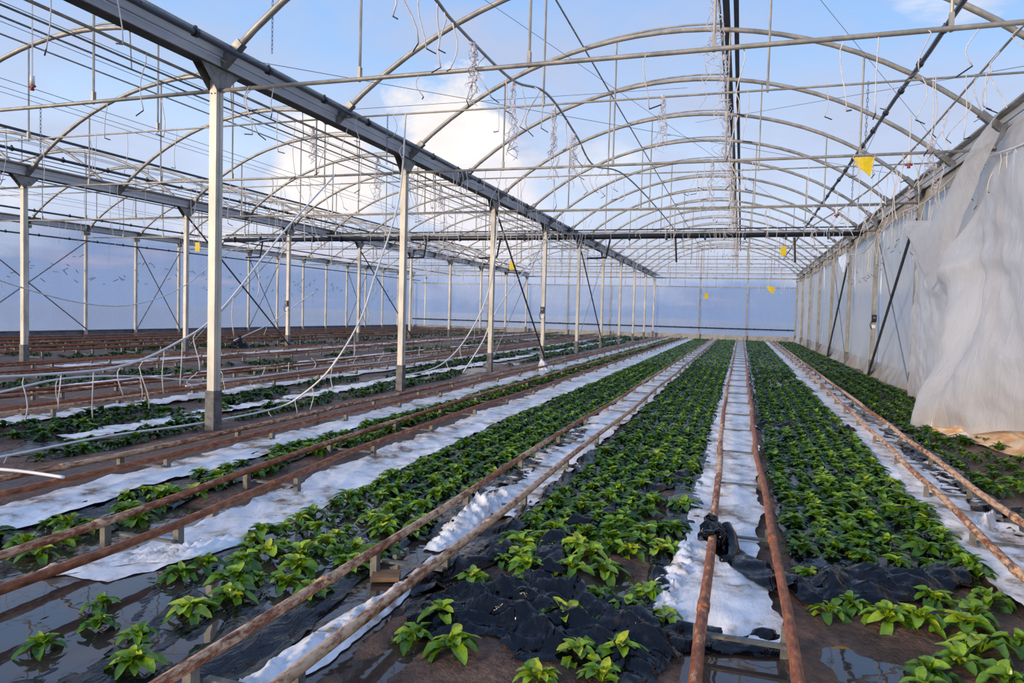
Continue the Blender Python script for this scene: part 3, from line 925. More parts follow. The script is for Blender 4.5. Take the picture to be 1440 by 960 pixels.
film('ground_film', [(3.6, -0.36), (4.6, -0.30), (6, -0.33), (52, -0.36)], [(3.6, 0.22), (4.5, 0.16), (5.2, 0.19), (6, 0.22), (52, 0.3)], 3.55, 51, FILM_WHITE, 'white ground film between the rails of the upright track', 'plastic film', WF, 0.035, 0.03, 220, 24, 0.05, 0.06)
film('ground_film', [(4.6, -1.97), (6, -2.02), (52, -2.0)], [(4.6, -1.52), (52, -1.40)], 4.9, 51, FILM_WHITE, 'torn white ground film under the track left of the upright one', 'plastic film', WF, 0.05, 0.03, 240, 24, 0.12, 0.10)
film('ground_film', [(3.0, -3.62), (52, -3.95)], [(3.0, -3.28), (4.2, -3.02), (5.2, -3.02), (7, -3.12), (52, -3.05)], 3.0, 51, FILM_WHITE, 'broad white ground film beside the flooded second track on the left', 'plastic film', WF, 0.03, 0.028, 260, 24, 0.06, 0.08)
film('ground_film', [(3.0, -5.1), (5, -5.1), (52, -5.25)], [(3.0, -4.62), (6, -4.58), (52, -4.45)], 3.1, 51, FILM_WHITE, 'white ground film beside the pale-railed track', 'plastic film', WF, 0.03, 0.03, 280, 18, 0.06, 0.08)
film('ground_film', [(4.3, 1.50), (6, 1.42), (9, 1.38), (52, 1.52)], [(4.3, 2.02), (8, 2.04), (52, 2.2)], 4.2, 51, FILM_WHITE, 'torn white ground film under the track nearest the right wall', 'plastic film', WF, 0.05, 0.03, 300, 28, 0.13, 0.08)
film('torn_film', [(4.5, 1.84), (9, 1.86), (16, 1.9)], [(4.5, 2.12), (9, 2.22), (16, 2.2)], 4.4, 15, FILM_BLACK, 'dark torn film along the right-hand rail nearest the right wall', 'plastic film', None, 0.09, 0.03, 320, 14, 0.25, 0.10)
film('torn_film', [(3.6, -0.5), (6, -0.52), (14, -0.5)], [(3.6, -0.30), (6, -0.26), (14, -0.3)], 4.6, 14, FILM_BLACK, 'dark film edge along the left rail of the upright track', 'plastic film', None, 0.06, 0.02, 340, 10, 0.15, 0.06)
film('torn_film', [(3.4, -1.62), (5, -1.56), (9, -1.5)], [(3.4, -1.42), (5, -1.38), (9, -1.38)], 3.5, 9, FILM_BLACK, 'dark rumpled film edge along the right rail of the track left of the upright one', 'plastic film', None, 0.08, 0.03, 350, 10, 0.05, 0.06)
film('torn_film', [(4.2, -2.12), (9, -2.1)], [(4.2, -1.86), (9, -1.84)], 4.3, 9, FILM_BLACK, 'dark film between the rails of the track left of the upright one', 'plastic film', None, 0.06, 0.035, 360, 10, 0.2, 0.08)
for i, (a, c, y0, lb) in enumerate(((-7.35, -6.95, 6, 'white film scrap strip across the bed beyond the nearest post'), (-8.75, -8.3, 6, 'white ground film under the first track beyond the nearest post row'), (-11.6, -10.9, 9, 'white film strip in the middle span lying past the paired rusty tracks'), (-15.1, -14.3, 12, 'white ground film by the second post row'))):
    film('ground_film', [(y0, a), (52, a)], [(y0, c), (52, c)], y0, 51, FILM_WHITE, lb, 'plastic film', WF, 0.04, 0.03, 400 + 20 * i, 10, 0.30 if i != 1 else 0.15, 0.15)


def crumple(name, path, width, height, m, label, cat='plastic film', seed=0, step=0.02, nu=26, flat=0.25, base=0.0, fr=1.0):
    """crumpled ridge of plastic following a path of (x, y) points"""
    p = np.array(path, float)
    d = np.r_[0, np.cumsum(np.hypot(*np.diff(p, axis=0).T))]
    n = max(8, int(d[-1] / step))
    s = np.linspace(0, d[-1], n)
    cx = np.interp(s, d, p[:, 0]); cy = np.interp(s, d, p[:, 1])
    wd = np.interp(s, d, width) if isinstance(width, (list, tuple)) else np.full(n, width)
    ht = np.interp(s, d, height) if isinstance(height, (list, tuple)) else np.full(n, height)
    k = max(3, n // 14)
    ker = np.ones(k) / k
    sm = lambda a: np.convolve(np.pad(a, (k // 2, k - 1 - k // 2), 'edge'), ker, 'valid')
    cx, cy = sm(cx), sm(cy)
    tx, ty = np.gradient(cx), np.gradient(cy)
    L = np.hypot(tx, ty) + 1e-9
    nx_, ny_ = ty / L, -tx / L
    u = np.linspace(-1, 1, nu)
    SS, UU = np.meshgrid(s, u, indexing='ij')
    W = wd[:, None] * (1 + 0.35 * fbm(SS * 4, UU * 0 + 3, seed)) / 2
    e = 1 - np.abs(UU) ** 2.4
    j1 = 0.09 * wd[:, None] * fbm(SS * 9, UU * 4, seed + 1); j2 = 0.09 * wd[:, None] * fbm(SS * 9, UU * 4, seed + 2)
    X = cx[:, None] + nx_[:, None] * UU * W + j1; Y = cy[:, None] + ny_[:, None] * UU * W + j2
    r1 = pleat(X, Y, 0.5 + seed, 4.5 * fr, seed + 4, 0.30)
    r2 = pleat(X, Y, 1.3 + seed, 9.0 * fr, seed + 5, 0.35)
    r3 = pleat(X, Y, 0.9 + seed, 21.0, seed + 6, 0.5)
    end = sstep(0, 0.12, SS) * (1 - sstep(d[-1] - 0.12, d[-1], SS))
    Z = np.maximum(Z0(X, Y), 0) + base + 0.012 + ht[:, None] * (0.25 + 0.75 * end) * e * (flat + 0.72 * r1 + 0.34 * r2 + 0.14 * r3 - 0.2)
    b = MB(); b.grid(np.stack([X, Y, Z], -1))
    return tag(obj(name, b, m, smooth=True), label, cat, None)


crumple('film_heap', [(-1.58, 3.2), (-1.3, 3.32), (-1.0, 3.46), (-0.7, 3.40), (-0.42, 3.26), (-0.22, 3.2)], [0.35, 0.7, 1.0, 0.95, 0.6, 0.35], [0.08, 0.14, 0.17, 0.15, 0.12, 0.08], FILM_BLACK,
        'big crumpled heap of black film across the front left of the upright track', seed=500, nu=44, step=0.014)
crumple('film_roll', [(-1.04, 3.9), (-1.1, 4.2), (-1.12, 4.6), (-0.98, 5.2), (-0.8, 6.0), (-0.55, 6.7), (-0.40, 7.3)], [0.34, 0.26, 0.2, 0.18, 0.17, 0.16, 0.16], [0.16, 0.15, 0.13, 0.12, 0.10, 0.09, 0.07], FILM_BLACK,
        'long twisted band of black film running diagonally through the spinach left of the upright track', seed=520)
crumple('film_heap', [(-1.75, 3.5), (-1.55, 3.85), (-1.4, 4.25), (-1.25, 4.35)], [0.25, 0.3, 0.3, 0.2], [0.08, 0.13, 0.12, 0.08], FILM_BLACK, 'rumpled black film beside the support leg of the track in the foreground', seed=530)
crumple('film_heap', [(0.30, 4.22), (0.55, 4.36), (0.8, 4.5), (1.05, 4.62), (1.42, 4.98)], [0.3, 0.5, 0.55, 0.42, 0.14], [0.09, 0.13, 0.16, 0.15, 0.07], FILM_BLACK,
        'rolled-back black film heap at the front edge of the bed right of the upright track', seed=540, nu=40)
crumple('film_strip', [(-0.1, 4.86), (0.02, 4.62), (0.16, 4.42), (0.34, 4.24)], [0.16, 0.2, 0.26, 0.3], [0.12, 0.08, 0.06, 0.08], FILM_BLACK, 'black film strip slanting between the rails of the upright track to the right-hand heap', seed=560, base=0.03)
crumple('film_strip', [(-0.36, 3.42), (-0.1, 3.50), (0.12, 3.52), (0.27, 3.62)], [0.22, 0.26, 0.28, 0.22], [0.06, 0.07, 0.06, 0.09], FILM_BLACK, 'black film scrap at the flooded near end of the upright track', seed=570)
crumple('film_strip', [(-0.36, 2.6), (-0.38, 3.0), (-0.42, 3.4), (-0.36, 3.9), (-0.45, 4.6), (-0.43, 5.3)], [0.2, 0.2, 0.16, 0.14, 0.16, 0.15], 0.07, FILM_BLACK, 'dark film strip just left of the upright track in the foreground', seed=575)
crumple('film_strip', [(0.22, 10.55), (0.8, 10.75), (1.3, 10.75), (1.55, 10.5)], [0.22, 0.26, 0.34, 0.2], [0.10, 0.12, 0.16, 0.1], FILM_BLACK, 'black film band lying right across the spinach bed, midway down the right-hand bed', seed=580)
crumple('white_film_strip', [(-1.84, 1.7), (-1.82, 2.3), (-1.78, 2.9), (-1.74, 3.5), (-1.76, 4.1)], [0.2, 0.22, 0.2, 0.16, 0.12], [0.08, 0.08, 0.07, 0.06, 0.06], FILM_WHITE, 'twisted white film strip along the near right rail at the bottom edge', seed=600, fr=2.3)
crumple('white_film_strip', [(-1.86, 4.15), (-1.84, 4.6), (-1.82, 5.0), (-1.80, 5.5)], [0.12, 0.3, 0.32, 0.2], [0.06, 0.14, 0.16, 0.1], FILM_WHITE, 'standing torn white film flap between the rails of the track left of the upright one', seed=610, fr=2.3)
crumple('white_film_strip', [(-0.32, 3.62), (-0.34, 4.0), (-0.28, 4.4), (-0.3, 4.9)], [0.2, 0.2, 0.16, 0.14], [0.1, 0.1, 0.08, 0.08], FILM_WHITE, 'rumpled white film bunched outside the left rail of the upright track', seed=620, fr=2.3)
crumple('white_film_strip', [(-3.75, 2.9), (-3.5, 3.3), (-3.2, 3.55), (-3.1, 3.9)], [0.1, 0.2, 0.22, 0.14], [0.05, 0.09, 0.1, 0.06], FILM_WHITE, 'torn white film piece half sunk in water by the second track on the left', seed=630, fr=2.3)
crumple('white_film_strip', [(1.72, 5.9), (1.82, 6.2), (1.98, 6.5)], [0.2, 0.22, 0.1], [0.16, 0.14, 0.1], FILM_WHITE, 'pointed white film flap by the support leg nearest the right wall', seed=640, fr=2.3)
crumple('debris_bag', [(-5.2, 18.2), (-4.95, 18.35), (-4.7, 18.4)], [0.3, 0.5, 0.3], [0.3, 0.45, 0.3], FILM_WHITE, 'small white and dark heap of film near the fourth post of the nearest row', seed=650)
crumple('debris_bag', [(-17.6, 21.2), (-17.2, 21.2), (-16.8, 21.2)], [0.4, 0.6, 0.4], [0.5, 0.6, 0.4], FILM_BLACK, 'black rubbish heap beyond the nearest post, in the second row', seed=660)

# black film wrapped around the left rail of the upright track
b = MB()
pts = []
for i in range(150):
    a = i * 0.46
    rr = 0.045 + 0.022 * math.sin(i * 1.3) + 0.012 * math.sin(i * 0.37)
    pts.append((-0.125 + rr * math.cos(a), 4.62 + 0.30 * (i / 150) + 0.05 * math.sin(i * 0.9), 0.172 + rr * 0.95 * math.sin(a)))
b.tube(pts, [0.018 + 0.007 * math.sin(i * 1.9) for i in range(150)], 7)
pts = [(-0.05, 4.9, 0.2), (-0.02, 4.85, 0.13), (0.0, 4.7, 0.07), (-0.02, 4.55, 0.06), (-0.06, 4.5, 0.09)]
b.tube(pts, [0.03, 0.05, 0.055, 0.05, 0.02], 8)
tag(obj('wrapped_film', b, FILM_BLACK, smooth=True), 'knot of black film wound around the left rail of the upright track', 'plastic film')

# small boards and a pallet
b = MB(); b.box((-1.90, 3.62, 0.03), (0.16, 0.13, 0.025), 0.4)
tag(obj('wood_board', b, PALLET), 'small brown board under a support leg in the foreground', 'board')
b = MB(); b.box((-8.35, 9.6, 0.23), (0.9, 0.12, 0.03), 0.5)
tag(obj('wood_plank', b, PALLET), 'pale narrow plank lying over the rusty rails left of the nearest post', 'plank')

# ------------------------------------------------------------------ torn film draped inside the right wall
NY, NZ = 110, 90
uu = np.linspace(0, 1, NY); vv = np.linspace(0, 1, NZ)
U, V = np.meshgrid(uu, vv, indexing='ij')
Yd = 16.4 - 8.4 * U
ztop = np.interp(U, [0, 0.06, 0.2, 0.30, 0.42, 0.55, 0.75, 1], [3.62, 3.55, 3.38, 3.25, 3.75, 4.35, 4.4, 4.4])
zd = ztop * (1 - V)
# the lower hem is dragged inwards into the bed near the middle of the sheet
pull = np.interp(U, [0, 0.2, 0.4, 0.55, 0.63, 0.70, 0.8, 1], [0.05, 0.08, 0.22, 0.55, 0.80, 0.45, 0.12, 0.05])
low_ = sstep(0.38, 1.0, V) ** 1.4
Xd = XR - 0.12 - pull * low_ - 0.14 * np.sin(np.pi * V) * sstep(0, 0.2, U)
Yd = Yd + low_ * 0.25 * np.exp(-((U - 0.62) / 0.2) ** 2)
Xd -= 0.12 * np.abs(ridge(U * 9 - V * 4, V * 3 + U * 3, 700)) * sstep(0, 0.1, V) + 0.07 * fbm(U * 7, V * 4, 710) + 0.05 * np.abs(ridge(U * 22 - V * 12, V * 7 + U * 9, 705)) * sstep(0.05, 0.2, V)
Xd -= 0.22 * np.exp(-((U * 1.0 - 0.35 - 0.25 * V) / 0.05) ** 2) * sstep(0.1, 0.4, V)      # diagonal fold
Xd += 0.14 * np.exp(-((U - 0.47 - 0.18 * V) / 0.035) ** 2) * sstep(0.2, 0.5, V)
Xd -= 0.10 * np.exp(-(((V - 0.28 - 0.25 * U)) / 0.035) ** 2) * np.exp(-((U - 0.45) / 0.25) ** 2)
zd = zd + 0.02 + 0.30 * sstep(0.64, 0.8, U) * sstep(0.6, 1, V)
b = MB(); b.grid(np.stack([Xd, Yd, zd], -1))
td = thing('torn_film_drape', 'large torn milky film sheet hanging loose from the right wall, stained hem on the soil', 'plastic film', (XR - 0.2, 12, 0))
obj('sheet', b, FILM_DRAPE, td, smooth=True)
# folded cape over the top
U2, V2 = np.meshgrid(np.linspace(0, 1, 60), np.linspace(0, 1, 30), indexing='ij')
Yc = 16.3 - 5.2 * U2
Zc = np.interp(U2, [0, 0.25, 0.45, 0.6, 0.8, 1], [3.66, 3.5, 3.35, 3.6, 4.2, 4.45]) - V2 * np.interp(U2, [0, 0.3, 0.5, 0.8, 1], [0.2, 0.9, 1.25, 0.9, 0.3])
Xc = XR - 0.34 - 0.10 * np.sin(np.pi * V2) - 0.08 * ridge(U2 * 6 + V2 * 2, V2 * 3, 730) - 0.1 * np.sin(np.pi * U2)
b = MB(); b.grid(np.stack([Xc, Yc, Zc], -1)); obj('folded_top', b, FILM_DRAPE, td, smooth=True)
# stained hem lying on the ground
U3, V3 = np.meshgrid(np.linspace(0, 1, 70), np.linspace(0, 1, 22), indexing='ij')
hx = np.interp(U3, [0, 0.35, 0.7, 1], [2.50, 2.85, 3.15, 3.3]); hy = np.interp(U3, [0, 0.35, 0.7, 1], [11.05, 10.6, 9.6, 8.0])
wdt = np.interp(U3, [0, 0.3, 0.7, 1], [0.12, 0.45, 0.5, 0.4])
X3 = hx + V3 * wdt * 0.9; Y3 = hy + V3 * wdt * 0.5
Z3 = 0.03 + 0.26 * V3 * (0.4 + ridge(U3 * 5, V3 * 2, 740)) * (0.4 + U3 * 0.8) + 0.05 * ridge(U3 * 9, V3 * 2, 741)
b = MB(); b.grid(np.stack([X3, Y3, Z3], -1)); obj('stained_hem', b, STAINED, td, smooth=True, label='rust-brown stained hem of the film')

# ------------------------------------------------------------------ hoses
def catmull(p, n=8):
    p = [Vector(q) for q in p]
    out = []
    for i in range(len(p) - 1):
        a = p[max(i - 1, 0)]; b_ = p[i]; c = p[i + 1]; d = p[min(i + 2, len(p) - 1)]
        for k in range(n):
            t = k / n
            out.append(0.5 * ((2 * b_) + (c - a) * t + (2 * a - 5 * b_ + 4 * c - d) * t * t + (3 * b_ - a - 3 * c + d) * t ** 3))
    out.append(p[-1])
    return out


def drop(b, p, L, amp=0.05, r=0.006, away=(0, 0)):
    p = Vector(p)
    pts = [p]
    ph = random.uniform(0, 6)
    sx, sy = random.uniform(-1, 1) * amp, random.uniform(-1, 1) * amp
    for i in range(1, 7):
        f = i / 6
        pts.append(p + Vector((sx * math.sin(f * 4 + ph) + away[0] * f, sy * math.sin(f * 3 + ph) + away[1] * f, -L * f)))
    b.tube(pts, r, 5)
    return pts[-1]


def hose(label, path, r, nd, L, mt=HOSE, peg=False, skip=0.0, amp=0.06):
    pts = catmull(path)
    t = thing('drip_hose', label, 'hose', tuple(pts[0]), 'white drip hoses')
    b = MB(); b.tube(pts, r, 8); obj('hose', b, mt, t, smooth=True)
    for i in range(nd):
        f = skip + (1 - skip) * (i + 0.5) / nd
        p = pts[min(len(pts) - 1, int(f * (len(pts) - 1)))]
        b = MB(); LL = min(L * random.uniform(0.7, 1.25), max(0.12, p.z - 0.04)); e = drop(b, p, LL, amp, r * 0.34 + 0.002)
        d = obj('dripper_tube', b, DRIP, t, smooth=True)
        if peg:
            b = MB(); an = random.uniform(0, 6.28); b.tube([e, e + Vector((0.09 * math.cos(an), 0.09 * math.sin(an), -0.05))], 0.006, 5); obj('peg', b, BLACK, d)
    return t


hose('white drip hose slung along the top of the milky right wall with many short drippers', [(3.22, 8.0, 3.75), (3.3, 10.54, 3.87), (3.3, 12.9, 4.08), (3.3, 15.6, 3.93), (3.25, 17.6, 3.98), (3.25, 20.5, 3.76), (3.3, 23, 3.6), (3.35, 27, 3.9)], 0.014, 46, 0.75, peg=True)
hose('thick white hose in a long sagging curve left of the nearest post', [(-8.0, 5.0, 0.72), (-7.9, 6.2, 0.68), (-7.8, 7.3, 0.72), (-7.75, 8.2, 1.0), (-7.6, 8.9, 1.46), (-7.6, 10.4, 2.8), (-7.6, 12.07, 4.15)], 0.016, 16, 0.6, skip=0.0)
hose('white hose arching low behind the sagging one, left of the nearest post', [(-8.2, 4.6, 0.28), (-8.0, 5.8, 0.50), (-8.3, 6.9, 0.56), (-8.35, 8.0, 0.50), (-8.2, 9.1, 0.36), (-8.1, 10.5, 0.3)], 0.013, 4, 0.3)
hose('white hose lying on the soil past the nearest post and rising to its right', [(-6.75, 3.9, 0.05), (-6.5, 4.8, 0.10), (-6.45, 5.85, 0.12), (-6.22, 7.0, 0.12), (-6.17, 8.4, 0.14), (-5.85, 8.6, 0.36), (-5.42, 8.6, 0.75), (-5.05, 8.7, 1.4), (-4.95, 8.9, 2.0), (-4.9, 9.5, 3.2), (-4.85, 9.57, 4.46)], 0.013, 14, 0.28)
hose('white hose dangling beside the second post of the nearest row', [(-7.1, 14.0, 0.1), (-6.6, 15, 0.3), (-6.3, 16, 1.0), (-6.0, 16.6, 2.2), (-5.97, 17.07, 4.14)], 0.016, 8, 0.35)
hose('white hose falling to the ground between the third and fourth posts of the nearest row', [(-6.5, 16.2, 0.05), (-6.3, 17.0, 0.8), (-6.1, 17.8, 1.8), (-5.9, 22.07, 4.15)], 0.016, 3, 0.3)
hose('long white hose sagging across the far left between wall and second row', [(-15.6, 9.0, 2.7), (-15.6, 11.4, 1.96), (-15.6, 13.3, 1.53), (-15.6, 15.0, 1.51), (-15.6, 16.8, 2.09), (-15.6, 19, 3.4), (-15.6, 22.07, 4.15)], 0.016, 3, 0.4)
hose('white hose slanting down to the dark heap in the second row', [(-17.2, 20.9, 0.3), (-16.9, 22.5, 0.9), (-16.2, 23.5, 1.8), (-15.9, 24.0, 2.2)], 0.02, 5, 0.5)
hose('white hose resting along the first track beyond the nearest post', [(-8.5, 9.2, 0.24), (-8.4, 11, 0.27), (-8.3, 13, 0.30), (-8.4, 15.5, 0.26), (-8.3, 18, 0.28)], 0.014, 10, -0.22, amp=0.1)
hose('short white pipe crossing the pale-railed track at the left edge', [(-5.9, 3.9, 0.24), (-5.4, 4.05, 0.22), (-4.95, 4.1, 0.2)], 0.013, 0, 0.1)
# grey hose drooping from arch to arch
hose('grey hose drooping from arch to arch over the nearest span with tangled dripper tubes', [(-2.75, 5.0, 4.42), (-2.76, 5.96, 4.40), (-2.8, 6.6, 4.40), (-2.77, 8.27, 4.40), (-2.5, 8.9, 4.40), (-2.6, 11.0, 4.40), (-2.8, 13.4, 4.42), (-2.4, 14.6, 4.45), (-2.2, 19.8, 4.4), (-2.1, 26, 4.3)], 0.016, 26, 0.5, STEEL, peg=True, amp=0.14)
hose('pale hose slanting under the arches near the right gutter with tangled dripper tubes', [(2.9, 8.2, 5.0), (2.75, 10.5, 4.75), (2.5, 13.0, 4.35), (2.2, 15.5, 4.1), (1.6, 20, 4.0)], 0.015, 24, 0.6, STEEL, peg=True, amp=0.16)


# ------------------------------------------------------------------ tangles, dripper tubes and chains hung from the trusses
def tangle(x, y, z, L, label, n=7, spread=0.05, mt=STRING):
    b = MB()
    for i in range(n):
        p = Vector((x + random.uniform(-1, 1) * spread, y + random.uniform(-1, 1) * spread, z))
        pts = [p]
        l = L * random.uniform(0.55, 1.05)
        m = 12
        for k in range(1, m + 1):
            pts.append(Vector((x, y, z)) + Vector((random.uniform(-1, 1) * spread * (0.7 + k / m), random.uniform(-1, 1) * spread, -l * k / m)))
        b.tube(catmull(pts, 3), 0.0042, 4, False)
    b.tube([(x, y, z + 0.03), (x + 0.005, y, z - 0.08)], 0.02, 6)
    for i in range(3):
        q = Vector((x + random.uniform(-1, 1) * spread * 2, y, z - L * random.uniform(0.5, 1)))
        a = random.uniform(0, 6.28)
        b.tube([q, q + Vector((0.13 * math.cos(a), 0.05, 0.13 * math.sin(a)))], 0.006, 4)
    tag(obj('string_tangle', b, mt), label, 'string tangle', 'string tangles under the roof')


tg = [(-2.78, 7.0, 4.36, 0.62, 'pale string tangle under the drooping grey hose, topmost left, near the first tie bar'),
      (-2.76, 8.3, 4.36, 0.9, 'pale string tangle under the drooping grey hose, second from the camera'),
      (-2.5, 9.3, 4.3, 1.0, 'long pale string tangle hung in front of the white cloud'),
      (-2.6, 10.9, 4.38, 0.85, 'pale string tangle below the bend of the drooping grey hose'),
      (-1.1, 9.57, 4.46, 0.7, 'dark-pegged string tangle high over the middle of the nearest span'),
      (-0.55, 12.07, 4.13, 0.8, 'string tangle at the second thick tie bar, middle of the nearest span'),
      (-6.32, 9.4, 4.29, 0.55, 'hairy string tangle under the wide gutter, nearer one'),
      (-6.32, 11.4, 4.28, 0.8, 'hairy string tangle under the wide gutter, farther one'),
      (-6.32, 14.2, 4.28, 0.6, 'string tangle with a grey fitting under the wide gutter past the second post'),
      (2.75, 12.8, 4.5, 0.6, 'thick string tangle at the upper end of the arch by the right gutter'),
      (3.3, 14.9, 4.5, 0.7, 'string tangle hanging at the foot of an arch by the right gutter'),
      (3.35, 17.3, 4.5, 0.9, 'string tangle hanging by the right gutter above the thick brace'),
      (3.3, 19.8, 4.5, 0.9, 'farther string tangle by the right gutter, above the post with the box')]
for a in tg:
    tangle(a[0], a[1], a[2], a[3], a[4])
for i in range(14):
    tangle(-0.42 + random.uniform(-0.02, 0.02), 9.0 + 2.5 * i + random.uniform(-0.6, 0.6), 5.53, 1.5 - 0.02 * i, f'long string tangle hanging below the ridge vent shaft, {ORD[i]} from the camera', 6, 0.09)


def dripper(x, y, z, L, label, group):
    t = thing('hanging_dripper', label, 'dripper tube', (x, y, z), group)
    b = MB(); e = drop(b, (x, y, z + 0.02), L, 0.07, 0.0055); obj('tube', b, DRIP, t, smooth=True)
    a = random.uniform(0, 6.28); q = Vector((0.12 * math.cos(a), 0.05 * math.sin(a), random.uniform(-0.09, 0.04)))
    b = MB(); b.tube([e, e + q], 0.007, 5); obj('peg', b, BLACK, t)


cx0 = (XA + XR) / 2
for k in range(-1, 12):
    y = Y0 + 2.5 * k
    zt = 4.134 if k % 2 == 0 else 4.47
    for i, x in enumerate(sorted(cx0 + random.choice([random.uniform(-4.6, 4.6), random.uniform(2.6, 4.6), random.uniform(-4.7, -3.2), random.uniform(0.2, 1.3)]) for _ in range(13))):
        dripper(x, y + random.uniform(-0.02, 0.02), zt, random.uniform(0.25, 0.85), f'pale dripper tube with black peg, {nth(i + 1)} from left on the {nth(k + 2)} tie bar, nearest span', f'drippers on tie bar {k+2} of the nearest span')
for k in range(0, 9):
    y = Y0 + 2.5 * k
    zt = 4.134 if k % 2 == 0 else 4.47
    for i, x in enumerate(sorted(cx0 - SPAN + random.uniform(-3, 4.7) for _ in range(8))):
        dripper(x, y, zt, random.uniform(0.4, 1.1), f'pale dripper tube with black peg, {nth(i + 1)} from left on the {nth(k + 1)} tie bar, middle span', f'drippers on tie bar {k+1} of the middle span')
for i in range(12):
    dripper(-6.3, 6.2 + i * 1.15, 4.28 - 0.0 * i, random.uniform(0.5, 1.0), f'pale dripper tube hanging under the wide gutter, {nth(i + 1)} from the camera', 'drippers under the wide gutter')


b = MB()
for q in range(520):
    k = int(rng.integers(2, 18)); sp = rng.choice([0, 0, 0, 1, 2])
    if sp == 0 and rng.random() < 0.35:
        x = cx0 + rng.uniform(-4.75, -3.6)
    elif sp == 0 and rng.random() < 0.4:
        x = cx0 + rng.uniform(2.8, 4.7)
    else:
        x = cx0 - SPAN * sp + rng.uniform(-4.7, 4.7)
    y = Y0 + 2.5 * k + rng.uniform(-0.03, 0.03)
    drop(b, (x, y, 4.134 if k % 2 == 0 else 4.47), rng.uniform(0.3, 1.2), 0.08, 0.0055)
so = obj('dripper_tubes', b, DRIP); tag(so, 'mass of thin pale dripper tubes hanging from the farther tie bars of all spans', None, None, 'stuff')


def chain(x, y, z, L, label):
    b = MB()
    n = int(L / 0.05)
    for i in range(n):
        zz = z - i * 0.05
        a = (i % 2) * math.pi / 2
        pts = []
        for q in range(9):
            an = q * math.pi / 4
            dx = 0.011 * math.sin(an); dz = 0.030 * math.cos(an)
            pts.append((x + dx * math.cos(a), y + dx * math.sin(a), zz + dz))
        b.tube(pts, 0.004, 4, False)
    tag(obj('chain', b, WIRE), label, 'chain', 'chains hung from the roof')


chain(-5.35, 7.1, 5.4, 0.95, 'chain hanging beside the arch above the wide gutter')
chain(-5.15, 9.57, 4.46, 0.75, 'chain hanging from the second tie bar left of the white cloud')
chain(1.35, 9.57, 4.46, 0.9, 'chain hanging from the second tie bar near the dark right-hand pipe')
chain(1.55, 12.07, 4.12, 0.8, 'thin chain under the third tie bar near the yellow card')
chain(-8.95, 7.07, 4.12, 0.7, 'chain hanging from the first tie bar of the middle span')


def sprinkler(x, y, z, label, L=0.5):
    t = thing('fog_nozzle', label, 'nozzle', (x, y, z), 'hanging fog nozzles')
    b = MB(); b.tube([(x, y, z + L), (x, y, z + 0.12)], 0.009, 5); obj('drop_tube', b, DRIP, t)
    b = MB(); b.tube([(x, y, z + 0.14), (x, y, z + 0.02)], 0.03, 8); obj('weight', b, HOSE, t, smooth=True)
    b = MB(); b.tube([(x - 0.05, y, z), (x + 0.05, y, z)], 0.018, 8); b.tube([(x, y, z + 0.02), (x, y, z - 0.05)], [0.016, 0.026], 8); obj('nozzle', b, simple('nozzle_red', [(0.3, lin(120, 50, 46)), (0.7, lin(150, 70, 60))], 5, 0.5), t, smooth=True)


sprinkler(-9.1, 7.07, 4.40, 'fog nozzle with pale weight at the upper left edge', 1.3)
sprinkler(2.31, 12.07, 3.96, 'fog nozzle hanging near the yellow card, by the right gutter', 0.75)
sprinkler(1.9, 17.07, 3.9, 'fog nozzle hanging above the middle of the right-hand rows', 0.5)


def card(x, y, z, s, label, heart=True, hook=None):
    b = MB()
    prof = [(-0.5, 0.42), (-0.15, 0.5), (0.0, 0.40), (0.2, 0.44), (0.5, 0.38), (0.47, 0.0), (0.38, -0.30), (0.33, -0.58), (0.05, -0.30), (-0.25, -0.10), (-0.42, 0.15)] if heart else [(-0.3, 0.5), (0.3, 0.5), (0.32, 0.0), (0.3, -0.5), (-0.3, -0.5), (-0.28, 0.0)]
    n = len(prof)
    bend = lambda u: 0.18 * u * u
    vs = [(x + u * s, y + s * bend(u) - 0.004, z + v * s) for u, v in prof] + [(x + u * s, y + s * bend(u) + 0.004, z + v * s) for u, v in prof]
    vs += [(x, y - 0.004, z), (x, y + 0.004, z)]
    fs = [(i, (i + 1) % n, 2 * n) for i in range(n)] + [(n + (i + 1) % n, n + i, 2 * n + 1) for i in range(n)] + [(i, n + i, n + (i + 1) % n, (i + 1) % n) for i in range(n)]
    b.add(vs, fs)
    t = thing('sticky_card', label, 'sticky card', (x, y, z), 'yellow sticky cards')
    obj('card', b, YELLOW, t)
    b = MB(); b.tube([(x, y, z + 0.4 * s), hook or (x + 0.01, y, z + 0.4 * s + 0.25)], 0.005, 4); obj('hook_wire', b, WIRE, t)


card(2.0, 14.3, 4.42, 0.36, 'big yellow sticky card hanging from the dark pipe, upper right', hook=(2.25, 14.3, 5.2))
card(1.2, 24.57, 3.80, 0.29, 'yellow sticky card hanging under the thick cross pipe on the right', False, (1.2, 24.57, 4.47))
card(1.13, 32.07, 2.83, 0.33, 'crumpled yellow sticky card hanging low in front of the far wall on the right', True, (1.13, 32.07, 4.13))
card(-2.1, 44.57, 2.9, 0.35, 'tiny yellow sticky card in the middle of the far wall', False, (-2.1, 44.57, 4.46))
card(-10.5, 32.07, 3.80, 0.4, 'small yellow sticky card past the third post of the nearest row', False, (-10.5, 32.07, 4.13))
card(-19.9, 22.07, 3.74, 0.36, 'small yellow sticky card under the thick pipe at far left', False, (-19.9, 22.07, 4.13))

